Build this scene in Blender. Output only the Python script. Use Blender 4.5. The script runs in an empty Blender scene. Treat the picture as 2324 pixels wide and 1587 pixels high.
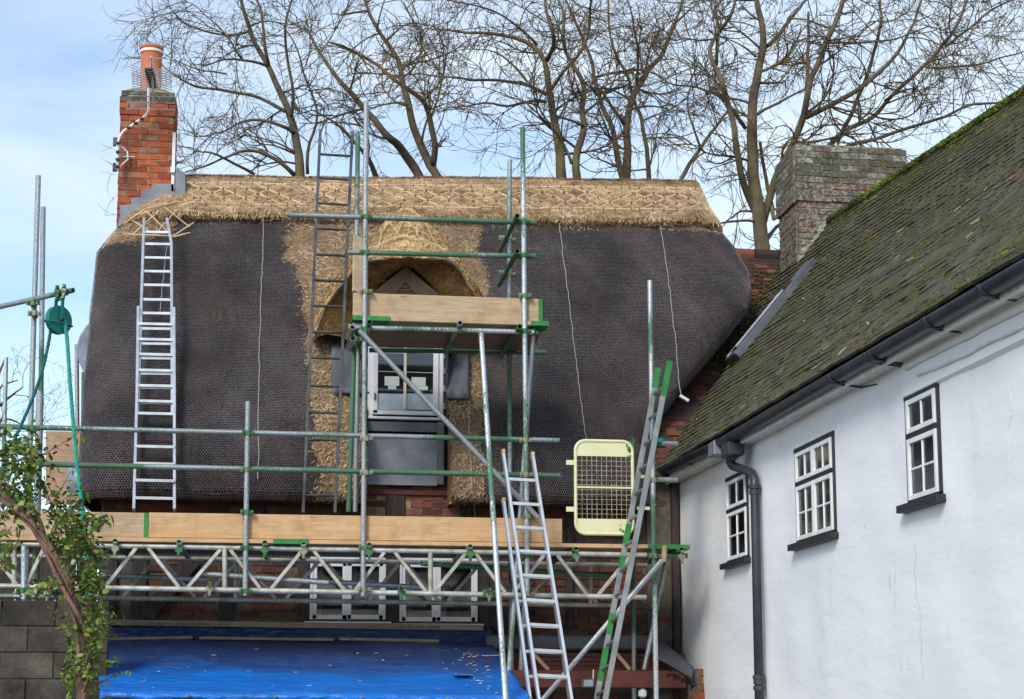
import bpy, math, random
import numpy as np
from mathutils import Vector, Matrix, noise as mn
random.seed(7); rng = np.random.default_rng(11)
R = math.radians
SC = bpy.context.scene
# ------------------------------------------------------------------ camera
cam = bpy.data.cameras.new('camera'); camo = bpy.data.objects.new('camera', cam)
SC.collection.objects.link(camo); SC.camera = camo
cam.sensor_width = 36; cam.lens = 3787/2324*36; cam.shift_y = (1034-793.5)/2324
cam.clip_start = .1; cam.clip_end = 2000
YAW, PIT = R(8), R(8.5); EYE = np.array([0, 0, 1.6])
FW = np.array([math.sin(YAW)*math.cos(PIT), math.cos(YAW)*math.cos(PIT), math.sin(PIT)])
RT = np.array([math.cos(YAW), -math.sin(YAW), 0.]); UP = np.cross(RT, FW)
camo.matrix_world = Matrix([[RT[i], UP[i], -FW[i], EYE[i]] for i in range(3)]+[[0, 0, 0, 1]])
# ------------------------------------------------------------------ world and sun
SUN_EL, SUN_AZ = R(36), R(212)        # azimuth measured from +Y towards +X
W = bpy.data.worlds.new('World'); SC.world = W; W.use_nodes = True
nt = W.node_tree; nt.nodes.clear()
def nn(t, **k):
    n = nt.nodes.new(t)
    for a, b in k.items(): setattr(n, a, b)
    return n
wo = nn('ShaderNodeOutputWorld'); b1 = nn('ShaderNodeBackground'); b2 = nn('ShaderNodeBackground'); mx = nn('ShaderNodeMixShader')
sky = nn('ShaderNodeTexSky', sky_type='NISHITA', sun_disc=False)
sky.sun_elevation = SUN_EL; sky.sun_rotation = SUN_AZ; sky.air_density = 1.15; sky.dust_density = .6; sky.ozone_density = 2.6
b1.inputs[1].default_value = .112
b2.inputs[0].default_value = (.80, .91, 1, 1); b2.inputs[1].default_value = .60
tc = nn('ShaderNodeTexCoord'); mp = nn('ShaderNodeMapping'); mp.inputs['Scale'].default_value = (1.1, 2.4, 5.5); mp.inputs['Rotation'].default_value = (0, .35, .2)
n1 = nn('ShaderNodeTexNoise'); n1.inputs['Scale'].default_value = 1.9; n1.inputs['Detail'].default_value = 7; n1.inputs['Roughness'].default_value = .52; n1.inputs['Distortion'].default_value = .5
cr = nn('ShaderNodeValToRGB'); cr.color_ramp.elements[0].position = .40; cr.color_ramp.elements[0].color = (.0,)*3+(1,); cr.color_ramp.elements[1].position = .70; cr.color_ramp.elements[1].color = (.75,)*3+(1,)
# thin high cloud thickens towards the sun's side of the sky
dt = nn('ShaderNodeVectorMath', operation='DOT_PRODUCT'); dt.inputs[1].default_value = (.80, .50, .33)
mr = nn('ShaderNodeMapRange'); mr.inputs[1].default_value = .3; mr.inputs[2].default_value = .95; mr.inputs[3].default_value = -.1; mr.inputs[4].default_value = .35
ad = nn('ShaderNodeMath', operation='ADD', use_clamp=True)
L = nt.links.new
L(tc.outputs['Generated'], mp.inputs[0]); L(mp.outputs[0], n1.inputs[0]); L(n1.outputs[0], cr.inputs[0])
L(tc.outputs['Generated'], dt.inputs[0]); L(dt.outputs['Value'], mr.inputs[0]); L(cr.outputs[0], ad.inputs[0]); L(mr.outputs[0], ad.inputs[1])
L(sky.outputs[0], b1.inputs[0]); L(ad.outputs[0], mx.inputs[0]); L(b1.outputs[0], mx.inputs[1]); L(b2.outputs[0], mx.inputs[2]); L(mx.outputs[0], wo.inputs[0])
sun = bpy.data.lights.new('sun', 'SUN'); sun.energy = 1.5; sun.angle = R(18); sun.color = (1, .95, .88)
suno = bpy.data.objects.new('sun', sun); SC.collection.objects.link(suno)
sd = Vector((math.sin(SUN_AZ)*math.cos(SUN_EL), math.cos(SUN_AZ)*math.cos(SUN_EL), math.sin(SUN_EL)))
suno.rotation_euler = sd.to_track_quat('Z', 'Y').to_euler(); suno.location = (6, -6, 14)
SC.view_settings.view_transform = 'Standard'; SC.view_settings.look = 'None'; SC.view_settings.exposure = 0.95; SC.view_settings.gamma = 1
SC.render.engine = 'CYCLES'
# ------------------------------------------------------------------ helpers
def ray(u, v): return FW+RT*(u-1162)/3787+UP*(1034-v)/3787
def onY(u, v, Y): d = ray(u, v); return EYE+d*(Y/d[1])
def onX(u, v, X): d = ray(u, v); return EYE+d*(X/d[0])
def onPl(u, v, p, n): d = ray(u, v); n = np.array(n); return EYE+d*((np.array(p)-EYE)@n/(d@n))
def projN(P):
    d = np.asarray(P)-EYE; w = d@FW; return 1162+3787*(d@RT)/w, 1034-3787*(d@UP)/w
def nz(x): x = np.array(x, float); return x/max(np.linalg.norm(x), 1e-9)
class MB:
    def __init__(s): s.v = []; s.f = []
    def add(s, V, F):
        b = len(s.v); s.v += [tuple(map(float, p)) for p in V]; s.f += [tuple(b+i for i in f) for f in F]
    def box(s, c, d, M=None):
        x, y, z = d[0]/2, d[1]/2, d[2]/2
        V = [(-x,-y,-z),(x,-y,-z),(x,y,-z),(-x,y,-z),(-x,-y,z),(x,-y,z),(x,y,z),(-x,y,z)]
        V = np.array(V)
        if M is not None: V = V@np.array(M).T
        s.add(V+np.array(c), [(0,3,2,1),(4,5,6,7),(0,1,5,4),(1,2,6,5),(2,3,7,6),(3,0,4,7)])
    def bar(s, p0, p1, w, h, up=(0, 0, 1)):      # w across, h along up
        p0 = np.array(p0, float); p1 = np.array(p1, float); d = nz(p1-p0); a = nz(np.cross(d, up)); u = np.cross(a, d)
        V = [p+a*i*w/2+u*j*h/2 for p in (p0, p1) for i, j in ((-1,-1),(1,-1),(1,1),(-1,1))]
        s.add(V, [(0,1,2,3),(7,6,5,4),(0,4,5,1),(1,5,6,2),(2,6,7,3),(3,7,4,0)])
    def tube(s, P, r, n=10, cap=True, hollow=False):
        P = [np.array(p, float) for p in P]; m = len(P)
        rr = list(r) if hasattr(r, '__len__') else [r]*m
        V = []; F = []; prev = None
        for i, p in enumerate(P):
            d = nz(P[min(i+1, m-1)]-P[max(i-1, 0)])
            if prev is None:
                a = nz(np.cross(d, (0, 0, 1) if abs(d[2]) < .9 else (0, 1, 0)))
            else: a = nz(prev-d*(prev@d))
            prev = a; b = np.cross(d, a)
            for k in range(n):
                t = 2*math.pi*k/n; V.append(p+(a*math.cos(t)+b*math.sin(t))*rr[i])
        for i in range(m-1):
            for k in range(n):
                k2 = (k+1) % n; F.append((i*n+k, i*n+k2, (i+1)*n+k2, (i+1)*n+k))
        if hollow:
            for e, (i, sg) in enumerate(((0, 1), (m-1, -1))):
                d = nz(P[1]-P[0]) if i == 0 else nz(P[m-1]-P[m-2])*1.0
                base = i*n; q = len(V)
                for k in range(n): V.append(P[i]+(V[base+k]-P[i])*.82)
                for k in range(n): V.append(P[i]+(V[base+k]-P[i])*.82+d*sg*.12)
                for k in range(n):
                    k2 = (k+1) % n
                    F.append((base+k, base+k2, q+k2, q+k)); F.append((q+k, q+k2, q+n+k2, q+n+k))
                F.append(tuple(q+n+k for k in range(n)))
        elif cap:
            F.append(tuple(range(n-1, -1, -1))); F.append(tuple((m-1)*n+k for k in range(n)))
        s.add(V, F)
    def prism(s, poly, ext):                     # polygon (3D points) extruded by vector
        n = len(poly); e = np.array(ext)
        V = [np.array(p) for p in poly]+[np.array(p)+e for p in poly]
        s.add(V, [tuple(range(n)), tuple(range(2*n-1, n-1, -1))]+[(i, i+n, (i+1) % n+n, (i+1) % n) for i in range(n)])
    def grid(s, P, m, n):                        # P: m*n points
        s.add(P, [(i*n+j, i*n+j+1, (i+1)*n+j+1, (i+1)*n+j) for i in range(m-1) for j in range(n-1)])
def mesh(name, mb, smooth=False):
    me = bpy.data.meshes.new(name)
    if isinstance(mb, MB): me.from_pydata(mb.v, [], mb.f)
    else:
        V, F = mb; V = np.asarray(V, np.float32); F = np.asarray(F, np.int32); k = F.shape[1]
        me.vertices.add(len(V)); me.vertices.foreach_set('co', V.ravel())
        me.loops.add(F.size); me.loops.foreach_set('vertex_index', F.ravel())
        me.polygons.add(len(F)); me.polygons.foreach_set('loop_start', np.arange(0, F.size, k, dtype=np.int32))
        me.update(calc_edges=True)
    if smooth: me.shade_smooth() if hasattr(me, 'shade_smooth') else [setattr(p, 'use_smooth', True) for p in me.polygons]
    me.validate(); me.update()
    return me
def wloc(o):
    v = Vector((0, 0, 0))
    while o: v += o.location; o = o.parent
    return v
def obj(name, mb, mat, parent=None, smooth=False, kind=None, label=None):
    me = mb if isinstance(mb, bpy.types.Mesh) else mesh(name, mb, smooth)
    if mat and not me.materials: me.materials.append(mat)
    o = bpy.data.objects.new(name, me); SC.collection.objects.link(o)
    if parent: o.parent = parent; o.location = -wloc(parent)
    if kind: o['kind'] = kind
    if label: o['label'] = label
    return o
def thing(name, label, cat, loc=(0, 0, 0), group=None):
    o = bpy.data.objects.new(name, None); SC.collection.objects.link(o); o.location = loc; o.empty_display_size = .3
    o['label'] = label; o['category'] = cat
    if group: o['group'] = group
    return o
def solo(name, mb, mat, label, cat, group=None, smooth=False, base=None):   # a thing that is one mesh, origin at its base
    me = mesh(name, mb, smooth); me.materials.append(mat)
    co = np.empty(len(me.vertices)*3, np.float32); me.vertices.foreach_get('co', co); co = co.reshape(-1, 3)
    b = np.array(base if base is not None else ((co[:, 0].min()+co[:, 0].max())/2, (co[:, 1].min()+co[:, 1].max())/2, co[:, 2].min()))
    me.vertices.foreach_set('co', (co-b).astype(np.float32).ravel()); me.update()
    o = bpy.data.objects.new(name, me); SC.collection.objects.link(o); o.location = b
    o['label'] = label; o['category'] = cat
    if group: o['group'] = group
    return o
def inst(name, me, parent, loc, rot=None):
    o = bpy.data.objects.new(name, me); SC.collection.objects.link(o); o.parent = parent
    pl = wloc(parent) if parent else Vector((0, 0, 0))
    o.location = Vector(loc)-pl
    if rot is not None: o.rotation_euler = rot
    return o
def bevel(o, w=.004, seg=1):
    m = o.modifiers.new('bevel', 'BEVEL'); m.width = w; m.segments = seg; m.limit_method = 'ANGLE'; m.angle_limit = R(40); return o
# ------------------------------------------------------------------ materials
class NT:
    def __init__(s, name):
        s.m = bpy.data.materials.new(name); s.m.use_nodes = True; s.t = s.m.node_tree
        s.b = s.t.nodes['Principled BSDF']; s.o = s.t.nodes['Material Output']
    def n(s, t, ins=None, **k):
        x = s.t.nodes.new(t)
        for a, b in k.items(): setattr(x, a, b)
        for a, b in (ins or {}).items(): s.set(x.inputs[a], b)
        return x
    def set(s, i, b):
        if hasattr(b, 'is_output') or isinstance(b, bpy.types.NodeSocket): s.t.links.new(b, i)
        else:
            if isinstance(b, tuple) and len(b) == 3 and i.type == 'RGBA': b = b+(1,)
            i.default_value = b
    def coord(s, scale=(1, 1, 1), kind='Object', rot=(0, 0, 0)):
        c = s.n('ShaderNodeTexCoord'); m = s.n('ShaderNodeMapping', {0: c.outputs[kind], 'Scale': scale, 'Rotation': rot}); return m.outputs[0]
    def noise(s, vec, scale, detail=5, rough=.55, dist=0): return s.n('ShaderNodeTexNoise', {'Vector': vec, 'Scale': scale, 'Detail': detail, 'Roughness': rough, 'Distortion': dist}).outputs[0]
    def ramp(s, f, pts, interp='LINEAR'):
        r = s.n('ShaderNodeValToRGB', {0: f}); e = r.color_ramp.elements; r.color_ramp.interpolation = interp
        while len(e) < len(pts): e.new(.5)
        for i, (p, c) in enumerate(pts):
            e[i].position = p; e[i].color = (c if isinstance(c, tuple) else (c,)*3)+(1,)
        return r.outputs[0]
    def mix(s, f, a, b, mode='MIX'):
        x = s.n('ShaderNodeMix', data_type='RGBA', blend_type=mode); s.set(x.inputs[0], f); s.set(x.inputs[6], a); s.set(x.inputs[7], b); return x.outputs[2]
    def math(s, op, a, b=0., clamp=False):
        x = s.n('ShaderNodeMath', operation=op, use_clamp=clamp); s.set(x.inputs[0], a); s.set(x.inputs[1], b); return x.outputs[0]
    def rand(s):
        a = s.n('ShaderNodeObjectInfo').outputs['Random']; b = s.n('ShaderNodeNewGeometry').outputs['Random Per Island']
        return s.math('FRACT', s.math('ADD', a, b))
    def bump(s, h, st=.3, d=.01): s.set(s.b.inputs['Normal'], s.n('ShaderNodeBump', {'Height': h, 'Strength': st, 'Distance': d}).outputs[0])
    def fin(s, col, rough=.7, metal=0., spec=.5):
        s.set(s.b.inputs['Base Color'], col); s.set(s.b.inputs['Roughness'], rough); s.set(s.b.inputs['Metallic'], metal); s.b.inputs['Specular IOR Level'].default_value = spec
        return s.m
def simple(name, c1, c2=None, scale=6, rough=.7, metal=0., bump=.2, bs=40, stretch=(1, 1, 1), rv=0., spec=.4, bd=.006, lo=.35, hi=.65):
    k = NT(name); v = k.coord(stretch); f = k.noise(v, scale, 6)
    c = k.ramp(f, [(lo, c1), (hi, c2 or c1)])
    if rv:
        m = k.math('MULTIPLY_ADD', k.rand(), 2*rv); k.t.nodes[-1].inputs[2].default_value = 1-rv
        c = k.mix(1., c, k.n('ShaderNodeCombineColor', {0: m, 1: m, 2: m}).outputs[0], 'MULTIPLY')
    if bump: k.bump(k.noise(v, bs, 4), bump, bd)
    return k.fin(c, rough, metal, spec)
def m_thatch():
    k = NT('thatch'); v = k.coord((1, 1, 1)); a = k.n('ShaderNodeAttribute', attribute_name='fresh').outputs['Fac']
    st = k.noise(k.coord((14, 14, 3.2)), 9, 5, .62, 1.2); big = k.noise(v, 1.4, 5, .6); mid = k.noise(k.coord((5, 5, 7), rot=(0, .6, 0)), 1.6, 4, .6)
    old = k.ramp(st, [(.3, (.006, .0052, .006)), (.52, (.017, .0145, .0165)), (.72, (.048, .039, .037))])
    old = k.mix(k.ramp(big, [(.48, 0.), (.60, .8)]), old, k.ramp(st, [(.3, (.016, .010, .007)), (.7, (.105, .060, .038))]))
    new = k.ramp(st, [(.28, (.085, .046, .02)), (.45, (.24, .15, .07)), (.7, (.48, .33, .17))])
    new = k.mix(k.ramp(mid, [(.45, 0.), (.7, .55)]), new, k.ramp(st, [(.3, (.06, .03, .012)), (.7, (.30, .17, .07))]))
    f = k.math('ADD', a, k.math('MULTIPLY', k.math('SUBTRACT', k.noise(v, 11, 3), .5), 1.1))
    c = k.mix(k.ramp(f, [(.44, 0.), (.56, 1.)]), old, new)
    k.bump(st, .8, .03)
    return k.fin(c, .9, 0, .15)
def m_brick(name, cs, mort=(.3, .27, .22), lichen=None, dirt=.4):
    k = NT(name); v = k.coord((1, 1, 1)); r = k.rand()
    n = len(cs); c = k.ramp(r, [(i/n, x) for i, x in enumerate(cs)], 'CONSTANT')
    off = k.n('ShaderNodeVectorMath', {0: v, 1: k.n('ShaderNodeCombineXYZ', {0: k.math('MULTIPLY', r, 31.), 1: k.math('MULTIPLY', r, 17.)}).outputs[0]}, operation='ADD').outputs[0]
    a = k.noise(off, 14, 5, .65); b = k.noise(off, 50, 4)
    c = k.mix(k.ramp(a, [(.42, 0.), (.7, dirt)]), c, (.035, .03, .028))
    c = k.mix(k.ramp(b, [(.55, 0.), (.75, .35)]), c, mort)
    if lichen: c = k.mix(k.ramp(k.noise(off, 22, 5, .7), [(.5, 0.), (.56, .75)]), c, lichen)
    k.bump(b, .6, .006)
    return k.fin(c, .9, 0, .2)
def m_tube(name, green=.5, base=(.36, .39, .40), gr=(.045, .16, .068)):
    k = NT(name); v = k.coord((1, 1, 1)); r = k.n('ShaderNodeObjectInfo').outputs['Random']
    off = k.n('ShaderNodeVectorMath', {0: v, 1: k.n('ShaderNodeCombineXYZ', {0: k.math('MULTIPLY', r, 40.)}).outputs[0]}, operation='ADD').outputs[0]
    big = k.noise(off, 1.1, 2); fine = k.noise(k.coord((9, 9, 2.5)), 9, 6, .7)
    g = k.math('ADD', k.math('MULTIPLY', big, .8), k.math('MULTIPLY', fine, .45))
    f = k.ramp(g, [(.80-green*.36, 0.), (.86-green*.36, .92)])
    galv = k.ramp(k.noise(v, 60, 3), [(.35, tuple(x*.62 for x in base)), (.65, base)])
    galv = k.mix(k.ramp(fine, [(.62, 0.), (.75, .7)]), galv, (.62, .62, .58))
    galv = k.mix(k.ramp(k.noise(off, 7, 5, .7), [(.62, 0.), (.74, .5)]), galv, (.16, .10, .06))
    c = k.mix(f, galv, k.ramp(fine, [(.3, tuple(x*.5 for x in gr)), (.7, gr)]))
    k.bump(fine, .15, .004)
    return k.fin(c, k.ramp(f, [(0, .42), (1, .6)]), k.math('MULTIPLY', k.math('SUBTRACT', 1., f), .55), .4)
def m_wood(name, c1, c2, knots=True, gscale=(1.2, 14, 14), rough=.7, green=0.):
    k = NT(name); v = k.coord(gscale); r = k.rand()
    off = k.n('ShaderNodeVectorMath', {0: v, 1: k.n('ShaderNodeCombineXYZ', {0: k.math('MULTIPLY', r, 23.), 2: k.math('MULTIPLY', r, 11.)}).outputs[0]}, operation='ADD').outputs[0]
    f = k.noise(off, 2.2, 6, .6, 1.1); c = k.ramp(f, [(.3, c1), (.66, c2)])
    if knots:
        vo = k.n('ShaderNodeTexVoronoi', {'Vector': k.coord((.8, 3, 4), rot=(.2, .1, .3)), 'Scale': 1.9}).outputs['Distance']
        c = k.mix(k.ramp(vo, [(.03, .7), (.06, 0.)]), c, tuple(x*.3 for x in c1))
    c = k.mix(k.ramp(k.noise(k.coord(), 5, 5, .7), [(.5, 0.), (.8, .6)]), c, tuple(x*.5 for x in c1))
    k.bump(f, .25, .004); return k.fin(c, rough, 0, .3)
def m_tiles(name, moss=1.):
    k = NT(name); v = k.n('ShaderNodeNewGeometry').outputs['Position']; r = k.rand()
    c = k.ramp(r, [(0, (.068, .061, .045)), (.3, (.092, .083, .06)), (.55, (.078, .075, .05)), (.8, (.115, .10, .072)), (.994, (.24, .075, .04))], 'CONSTANT') if moss else \
        k.ramp(r, [(0, (.10, .042, .030)), (.25, (.06, .036, .03)), (.5, (.16, .06, .036)), (.7, (.05, .034, .03)), (.93, (.20, .075, .042))], 'CONSTANT')
    a = k.noise(v, 2.2, 6, .65); b = k.noise(v, 30, 5, .7)
    c = k.mix(k.ramp(b, [(.5, 0.), (.7, .5)]), c, (.13, .125, .105) if moss else (.05, .035, .03))
    if moss: c = k.mix(k.ramp(k.math('MULTIPLY', a, k.math('ADD', b, .5)), [(.44, 0.), (.62, .75)]), c, k.ramp(b, [(.3, (.035, .038, .012)), (.7, (.105, .108, .032))]))
    k.bump(b, .7, .01); return k.fin(c, .92, 0, .2)
def m_glass(name, tint=.55):
    k = NT(name); t = k.n('ShaderNodeBsdfTransparent', {0: (tint, tint*1.02, tint*1.02)}); g = k.n('ShaderNodeBsdfGlossy', {'Color': (.9, .93, .95), 'Roughness': .11})
    nb = k.n('ShaderNodeBump', {'Height': k.noise(k.coord(), 1, 1), 'Strength': .0, 'Distance': .001}).outputs[0]; k.set(g.inputs['Normal'], nb)
    lw = k.n('ShaderNodeFresnel', {'IOR': 1.5, 'Normal': nb}).outputs[0]
    m = k.n('ShaderNodeMixShader', {0: k.math('ADD', lw, .015), 1: t.outputs[0], 2: g.outputs[0]}); k.set(k.o.inputs[0], m.outputs[0]); return k.m
MT = dict(
 thatch=m_thatch(),
 straw=simple('fresh_straw', (.43, .285, .145), (.74, .54, .32), 3, .8, 0, 0, rv=.55, spec=.2),
 straw_old=simple('weathered_straw', (.012, .0098, .0098), (.078, .052, .042), 1.3, .9, 0, 0, rv=.7, spec=.1),
 straw_dull=simple('netted_straw', (.32, .20, .10), (.62, .43, .24), 3, .8, 0, 0, rv=.55, spec=.2),
 straw_bright=simple('bright_new_straw', (.56, .36, .15), (.84, .62, .33), 3, .8, 0, 0, rv=.45, spec=.2),
 brick_mid=m_brick('worn_red_brick', [(.15, .05, .034), (.21, .07, .042), (.11, .045, .035), (.24, .10, .06)], dirt=.5),
 reed=simple('cut_reed_ends', (.40, .23, .09), (.78, .52, .22), 2.5, .85, 0, .9, 120, rv=.6, spec=.15, bd=.02),
 hazel=simple('hazel_rod', (.50, .35, .20), (.66, .48, .29), 9, .7, 0, .1, rv=.25),
 twine=simple('dark_twine', (.12, .075, .045), None, 5, .8, 0, 0),
 wire=simple('galvanised_netting', (.33, .305, .315), (.15, .135, .14), 1.2, .55, .15, 0),
 seam=simple('net_seam', (.42, .40, .40), None, 5, .6, 0, 0),
 brick_red=m_brick('red_chimney_brick', [(.30, .062, .03), (.40, .095, .04), (.22, .048, .028), (.46, .125, .05), (.26, .07, .04), (.33, .15, .09)], dirt=.5),
 brick_old=m_brick('old_wall_brick', [(.095, .038, .028), (.14, .05, .033), (.07, .038, .031), (.12, .065, .048), (.165, .058, .037)], (.15, .12, .10), dirt=.7),
 brick_grey=m_brick('mossy_grey_brick', [(.105, .08, .068), (.14, .085, .068), (.085, .072, .06), (.17, .13, .10), (.12, .10, .08), (.16, .065, .048)], (.45, .43, .36), (.30, .29, .22), .6),
 brick_moss=m_brick('lichen_top_brick', [(.13, .12, .09), (.26, .25, .20), (.11, .10, .07), (.36, .34, .28), (.17, .12, .10)], (.5, .48, .40), (.045, .048, .02), .6),
 mortar=simple('mortar', (.38, .30, .17), (.24, .18, .11), 12, .95, 0, .5, 80),
 mortar_old=simple('old_mortar', (.075, .062, .05), (.12, .10, .08), 12, .95, 0, .5, 80),
 mortar_moss=simple('mossy_mortar', (.16, .155, .11), (.40, .38, .32), 12, .95, 0, .5, 80),
 flaunch=simple('cement_flaunching', (.30, .23, .10), (.19, .17, .09), 8, .9, 0, .5, 40),
 terracotta=simple('terracotta_pot', (.47, .135, .055), (.58, .19, .085), 5, .75, 0, .1),
 lead=simple('lead_sheet', (.135, .145, .165), (.235, .245, .27), 4, .5, .25, .35, 18, bd=.01),
 lead_dark=simple('dark_lead', (.07, .073, .085), (.13, .135, .155), 3, .55, .2, .35, 12, bd=.01),
 white_plastic=simple('white_strip', (.72, .72, .72), None, 5, .5, 0, 0),
 alu=simple('aluminium', (.62, .63, .65), (.48, .49, .51), 8, .35, .6, .05, 90),
 alu_dull=simple('worn_aluminium_beam', (.56, .55, .50), (.30, .28, .20), 8, .5, .35, .3, 40),
 tube=m_tube('galvanised_tube_green_paint', .62), tube_grey=m_tube('galvanised_tube', .22, (.40, .43, .44)), tube_green=m_tube('green_painted_tube', 1.05),
 tube_shiny=m_tube('bright_galvanised_tube', .50, (.60, .64, .66)),
 coupler=m_tube('coupler_steel', .55, (.34, .34, .22), (.03, .18, .055)),
 steel_dark=simple('dark_ladder_steel', (.035, .038, .042), (.085, .09, .095), 7, .5, .5, .1),
 steel_grey=simple('grey_ladder_steel', (.20, .215, .215), (.32, .335, .335), 7, .5, .5, .1),
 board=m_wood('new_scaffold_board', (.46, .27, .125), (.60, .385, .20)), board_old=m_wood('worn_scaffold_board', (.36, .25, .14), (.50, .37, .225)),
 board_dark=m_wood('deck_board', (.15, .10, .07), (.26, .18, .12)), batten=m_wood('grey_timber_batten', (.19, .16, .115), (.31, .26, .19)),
 oak=m_wood('grey_oak', (.20, .14, .105), (.33, .245, .19), True, (10, 10, 2)), beam=m_wood('dark_timber', (.022, .017, .015), (.06, .045, .038), False, (8, 8, 2)),
 redbeam=simple('red_painted_beam', (.125, .028, .022), (.085, .024, .02), 4, .7, 0, .25, 30, (1, 4, 4)),
 green=simple('green_paint', (.03, .235, .05), (.02, .15, .035), 12, .6, 0, .1),
 white_wood=simple('white_window_paint', (.80, .80, .80), (.70, .70, .68), 7, .5, 0, .1, 60),
 grey_wood=simple('pale_grey_window_paint', (.62, .62, .63), (.70, .70, .71), 5, .45, 0, .05),
 cream_bar=simple('cream_glazing_bar', (.66, .58, .46), None, 5, .5, 0, 0),
 black_paint=simple('black_paint', (.012, .012, .016), (.03, .03, .035), 20, .5, 0, .3, 60),
 gutter=simple('black_cast_iron', (.016, .018, .026), (.035, .04, .052), 5, .42, 0, .2, 25, spec=.5),
 glass=m_glass('window_glass', .62), glass_dark=simple('dark_window_glass', (.012, .014, .016), None, 5, .05, 0, .06, 3, spec=.9),
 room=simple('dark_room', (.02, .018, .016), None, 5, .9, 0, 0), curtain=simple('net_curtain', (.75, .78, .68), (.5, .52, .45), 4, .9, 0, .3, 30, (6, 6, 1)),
 film=simple('pale_blue_film', (.48, .55, .63), (.30, .37, .45), 6, .3, 0, .2, 25), paper=simple('pale_paper', (.55, .62, .58), None, 5, .8, 0, 0),  # film: pale blue holds the sky reflection of the dormer panes
 cream_paint=simple('cream_painted_steel', (.62, .60, .32), (.68, .66, .40), 5, .55, 0, .1, 40, lo=.3, hi=.5),
 mesh_wire=simple('cream_mesh_wire', (.55, .52, .38), (.30, .20, .12), 12, .6, 0, 0),
 teal=simple('teal_plastic', (.012, .20, .155), (.01, .14, .115), 4, .45, 0, .1), rope=simple('teal_rope', (.02, .26, .20), (.04, .36, .28), 30, .8, 0, .2),
 rope_dark=simple('dark_teal_rope', (.01, .10, .10), (.02, .15, .14), 30, .8, 0, .2),
 tarp=None, bark=None, moss=None, leaf=None, vine=None)
def m_tarp():
    k = NT('blue_tarpaulin'); v = k.coord(); g = k.n('ShaderNodeNewGeometry').outputs['Position']
    y = k.n('ShaderNodeSeparateXYZ', {0: g}).outputs[1]
    wob = k.math('ADD', y, k.math('MULTIPLY', k.noise(k.coord((.8, 2, 1)), 2.4, 4), 1.1))
    # old dirt gathers in the shallow upper half of the sheet
    dirt = k.ramp(k.n('ShaderNodeMapRange', {0: wob, 1: 15.5, 2: 17.2}).outputs[0], [(.0, 0.), (.35, .8), (1., .9)])
    c = k.ramp(k.noise(k.coord((1, 6, 6)), 2, 4), [(.3, (.003, .115, .45)), (.7, (.004, .17, .60))])
    c = k.mix(dirt, c, k.ramp(k.noise(v, 9, 6, .7), [(.35, (.01, .025, .11)), (.75, (.05, .055, .11))]))
    c = k.mix(k.ramp(k.noise(k.coord((2, 5, 5)), 9, 7, .75), [(.62, 0.), (.72, .6)]), c, (.16, .15, .15))
    k.bump(k.math('ADD', k.noise(k.coord((1, 3, 3), rot=(0, 0, .5)), 3, 4, .5, 1.5), k.math('MULTIPLY', k.noise(k.coord((2, 5, 3), rot=(0, 0, -.4)), 6, 5), .4)), .6, .06); return k.fin(c, .36, 0, .5)
MT['tarp'] = m_tarp()
def m_bark():
    k = NT('bark'); v = k.coord((1, 1, 1)); up = k.n('ShaderNodeSeparateXYZ', {0: k.n('ShaderNodeNewGeometry').outputs['Normal']}).outputs[0]
    c = k.ramp(k.noise(v, 3, 5), [(.3, (.07, .053, .036)), (.7, (.165, .128, .084))])
    c = k.mix(k.ramp(k.noise(v, 1.6, 5, .7), [(.5, 0.), (.66, .5)]), c, (.18, .165, .04)); k.bump(k.noise(k.coord((3, 3, 1)), 12, 5), .6, .03)
    return k.fin(c, .9, 0, .15)
MT['bark'] = m_bark()
MT['twig'] = simple('twig_bark', (.060, .042, .028), (.17, .125, .062), .9, .9, 0, 0)
MT['moss'] = simple('moss', (.035, .048, .008), (.13, .155, .025), 3, .95, 0, .8, 90, rv=.5, spec=.1, bd=.01)
MT['leaf'] = simple('vine_leaf', (.055, .105, .018), (.17, .23, .035), 9, .5, 0, 0, rv=.45, spec=.4)
MT['leaf_dry'] = simple('reddened_leaf', (.22, .10, .035), (.15, .06, .025), 9, .6, 0, 0, rv=.4)
MT['vine'] = simple('vine_stem', (.075, .038, .032), (.26, .15, .12), 9, .85, 0, .9, 60, (1, 1, .3), bd=.015, rv=.3)
MT['vine_green'] = simple('green_shoot', (.06, .11, .025), (.10, .13, .04), 5, .7, 0, 0)
MT['moss_dark'] = simple('brown_moss', (.035, .038, .012), (.10, .105, .035), 3, .95, 0, .8, 90, rv=.5, spec=.1, bd=.01)
MT['tile'] = m_tiles('mossy_roof_tile', 1); MT['tile_red'] = m_tiles('red_clay_tile', 0)
def m_wall():
    k = NT('white_rendered_wall'); v = k.coord()
    c = k.ramp(k.noise(k.coord((1, .35, 1)), .9, 4, .5), [(.3, (.775, .78, .785)), (.7, (.83, .83, .825))])
    c = k.mix(k.ramp(k.noise(k.coord((1, 2.5, .5)), 1.1, 6, .75), [(.60, 0.), (.78, .5)]), c, (.62, .62, .50))
    # hairline cracks wandering down the render
    w = k.noise(v, 3.2, 3, .6); cr_ = k.math('ABSOLUTE', k.math('SUBTRACT', k.noise(k.coord((1, 1.3, .28)), .9, 4, .62, .3), .5))
    c = k.mix(k.math('MULTIPLY', k.ramp(cr_, [(0, .6), (.0013, 0.)]), k.ramp(w, [(.56, 0.), (.66, 1.)])), c, (.25, .25, .23))
    h = k.math('ADD', k.noise(k.coord((1, .4, 1)), 2.2, 4, .5), k.math('MULTIPLY', k.noise(k.coord((1, .5, 1)), 18, 5, .6), .10))
    k.bump(h, .5, .05); return k.fin(c, .75, 0, .3)
MT['wall'] = m_wall()
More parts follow.
